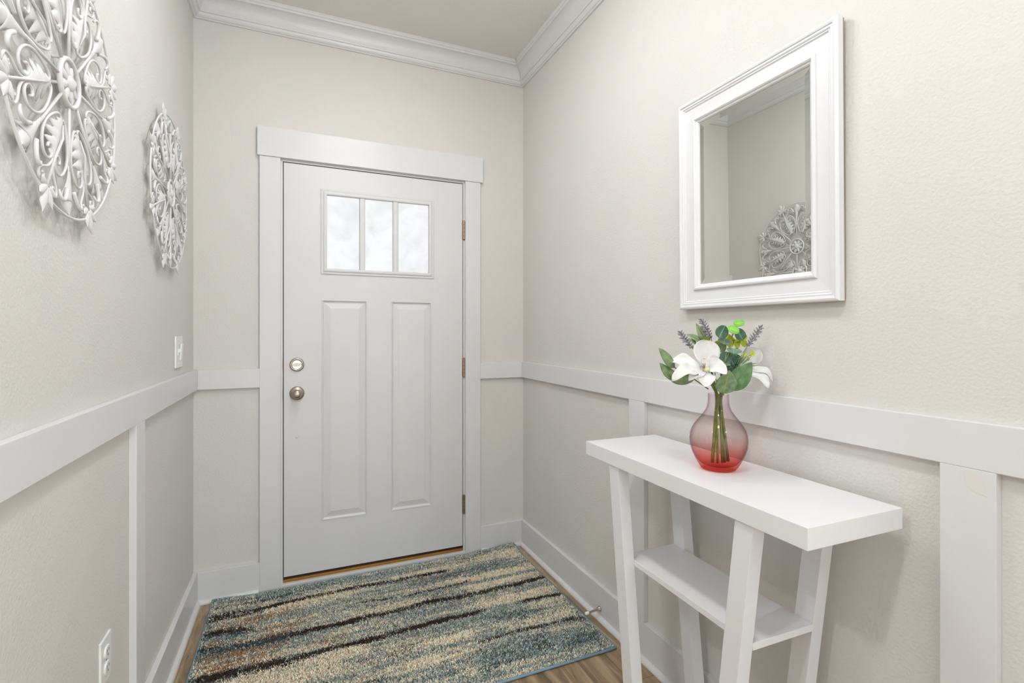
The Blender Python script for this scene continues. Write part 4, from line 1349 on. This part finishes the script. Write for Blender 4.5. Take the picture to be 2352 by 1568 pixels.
# --- small yellow-green filler
ye = plant('filler_stem', 'small yellow green leaves between the eucalyptus and the right lavender', 'foliage')
for u_, v_, r_, d_ in ((1670, 771, 9, .02), (1680, 776, 8, .022), (1683, 789, 9, .02), (1690, 783, 8, .025), (1699, 791, 9, .02), (1706, 783, 7, .025), (1717, 776, 7, .02), (1716, 788, 9, .02), (1640, 779, 6, .045),
                       (1658, 792, 8, .03), (1652, 800, 8, .03), (1728, 812, 6, .0), (1714, 815, 5, .01), (1722, 825, 4, .01), (1695, 822, 5, .02)):
    s = r_ * 1.15 / 837.0
    round_leaf(ye, q(u_, v_, d_), s * (0.8 + 0.3 * random.random()), s, FACE + RIGHT * random.uniform(-0.6, 0.6) + Vector((0, 0, random.uniform(-0.2, 0.6))), M['leaf_yellow'], random.uniform(-1, 1), 0.25)
stem(ye, [q(1718, 777, 0.022), q(1697, 788, 0.022), q(1676, 782, 0.024), q(1662, 800, 0.03), q(1664, 850, 0.02), B(0.010, 0.200, 0.010), B(0.008, 0.150, 0.008), B(0.014, 0.019, -0.010)], [0.0013] * 24 + [0.0030] * 19, M['stem'])
stem(ye, [q(1729, 812, 0.0), q(1712, 824, 0.006), q(1700, 840, 0.01), q(1678, 880, 0.012)], 0.0012, M['stem_lime'], 6, 'twig')
for (a, b) in (((1700, 832), (1706, 806)), ((1704, 836), (1723, 815)), ((1708, 838), (1740, 832)), ((1706, 841), (1738, 838)), ((1702, 834), (1712, 812)), ((1698, 834), (1702, 818))):
    blade('spike_leaf', q(*a, 0.0), q(*b, -0.012), FACE, 0.0042, p_lance, M['leaf_pale'], ye, 0.0005, nu=8, nv=2, bend=0.06)

# --- lavender sprigs
flo = None
def lavender(label, tip, base, foot, mid, d0, count=34):
    global flo
    r = plant('lavender_sprig', label, 'flower', 'lavender sprigs in the vase')
    a, b = q(*tip, d0), q(*base, d0)
    stem(r, [a, b] + mid + [B(foot[0] * 0.5, 0.200, foot[1] * 0.4), B(foot[0] * 0.55, 0.15, foot[1] * 0.5), B(foot[0], 0.019, foot[1])], 0.0013, M['stem_grey'], 6)
    ax = (b - a)
    L = ax.length
    t = ax.normalized()
    s1 = t.orthogonal().normalized()
    s2 = t.cross(s1)
    rr = random.Random(int(tip[0]))
    for k in range(count):
        u = (k + 0.3) / count
        ang = k * 2.399
        out = s1 * math.cos(ang) + s2 * math.sin(ang)
        wid = 0.0045 + 0.0085 * math.sin(PI * min(1, 0.12 + u * 0.8))
        p0 = a + ax * u
        p1 = p0 + out * wid + t * (-0.0055 + rr.uniform(-0.001, 0.001))
        pts = [p0, p0.lerp(p1, 0.35), p0.lerp(p1, 0.7), p1]
        tube('floret', pts, [0.0008, 0.0019, 0.0019, 0.0004], M['lavender'], r, 5)
    return r
lavender('grey purple lavender sprig at the upper left of the bouquet', (1564, 762), (1595, 801), (-0.018, -0.004), [q(1622, 830, 0.015), q(1640, 880, 0.008)], 0.010)
lavender('grey purple lavender sprig behind the magnolia, tallest of the three', (1618, 734), (1642, 779), (0.016, 0.012), [q(1647, 820, 0.030), q(1650, 880, 0.012)], 0.024)
lavender('grey purple lavender sprig leaning out to the right of the bouquet', (1754, 751), (1722, 796), (0.024, 0.004), [q(1706, 822, 0.014), q(1680, 870, 0.008)], 0.014)
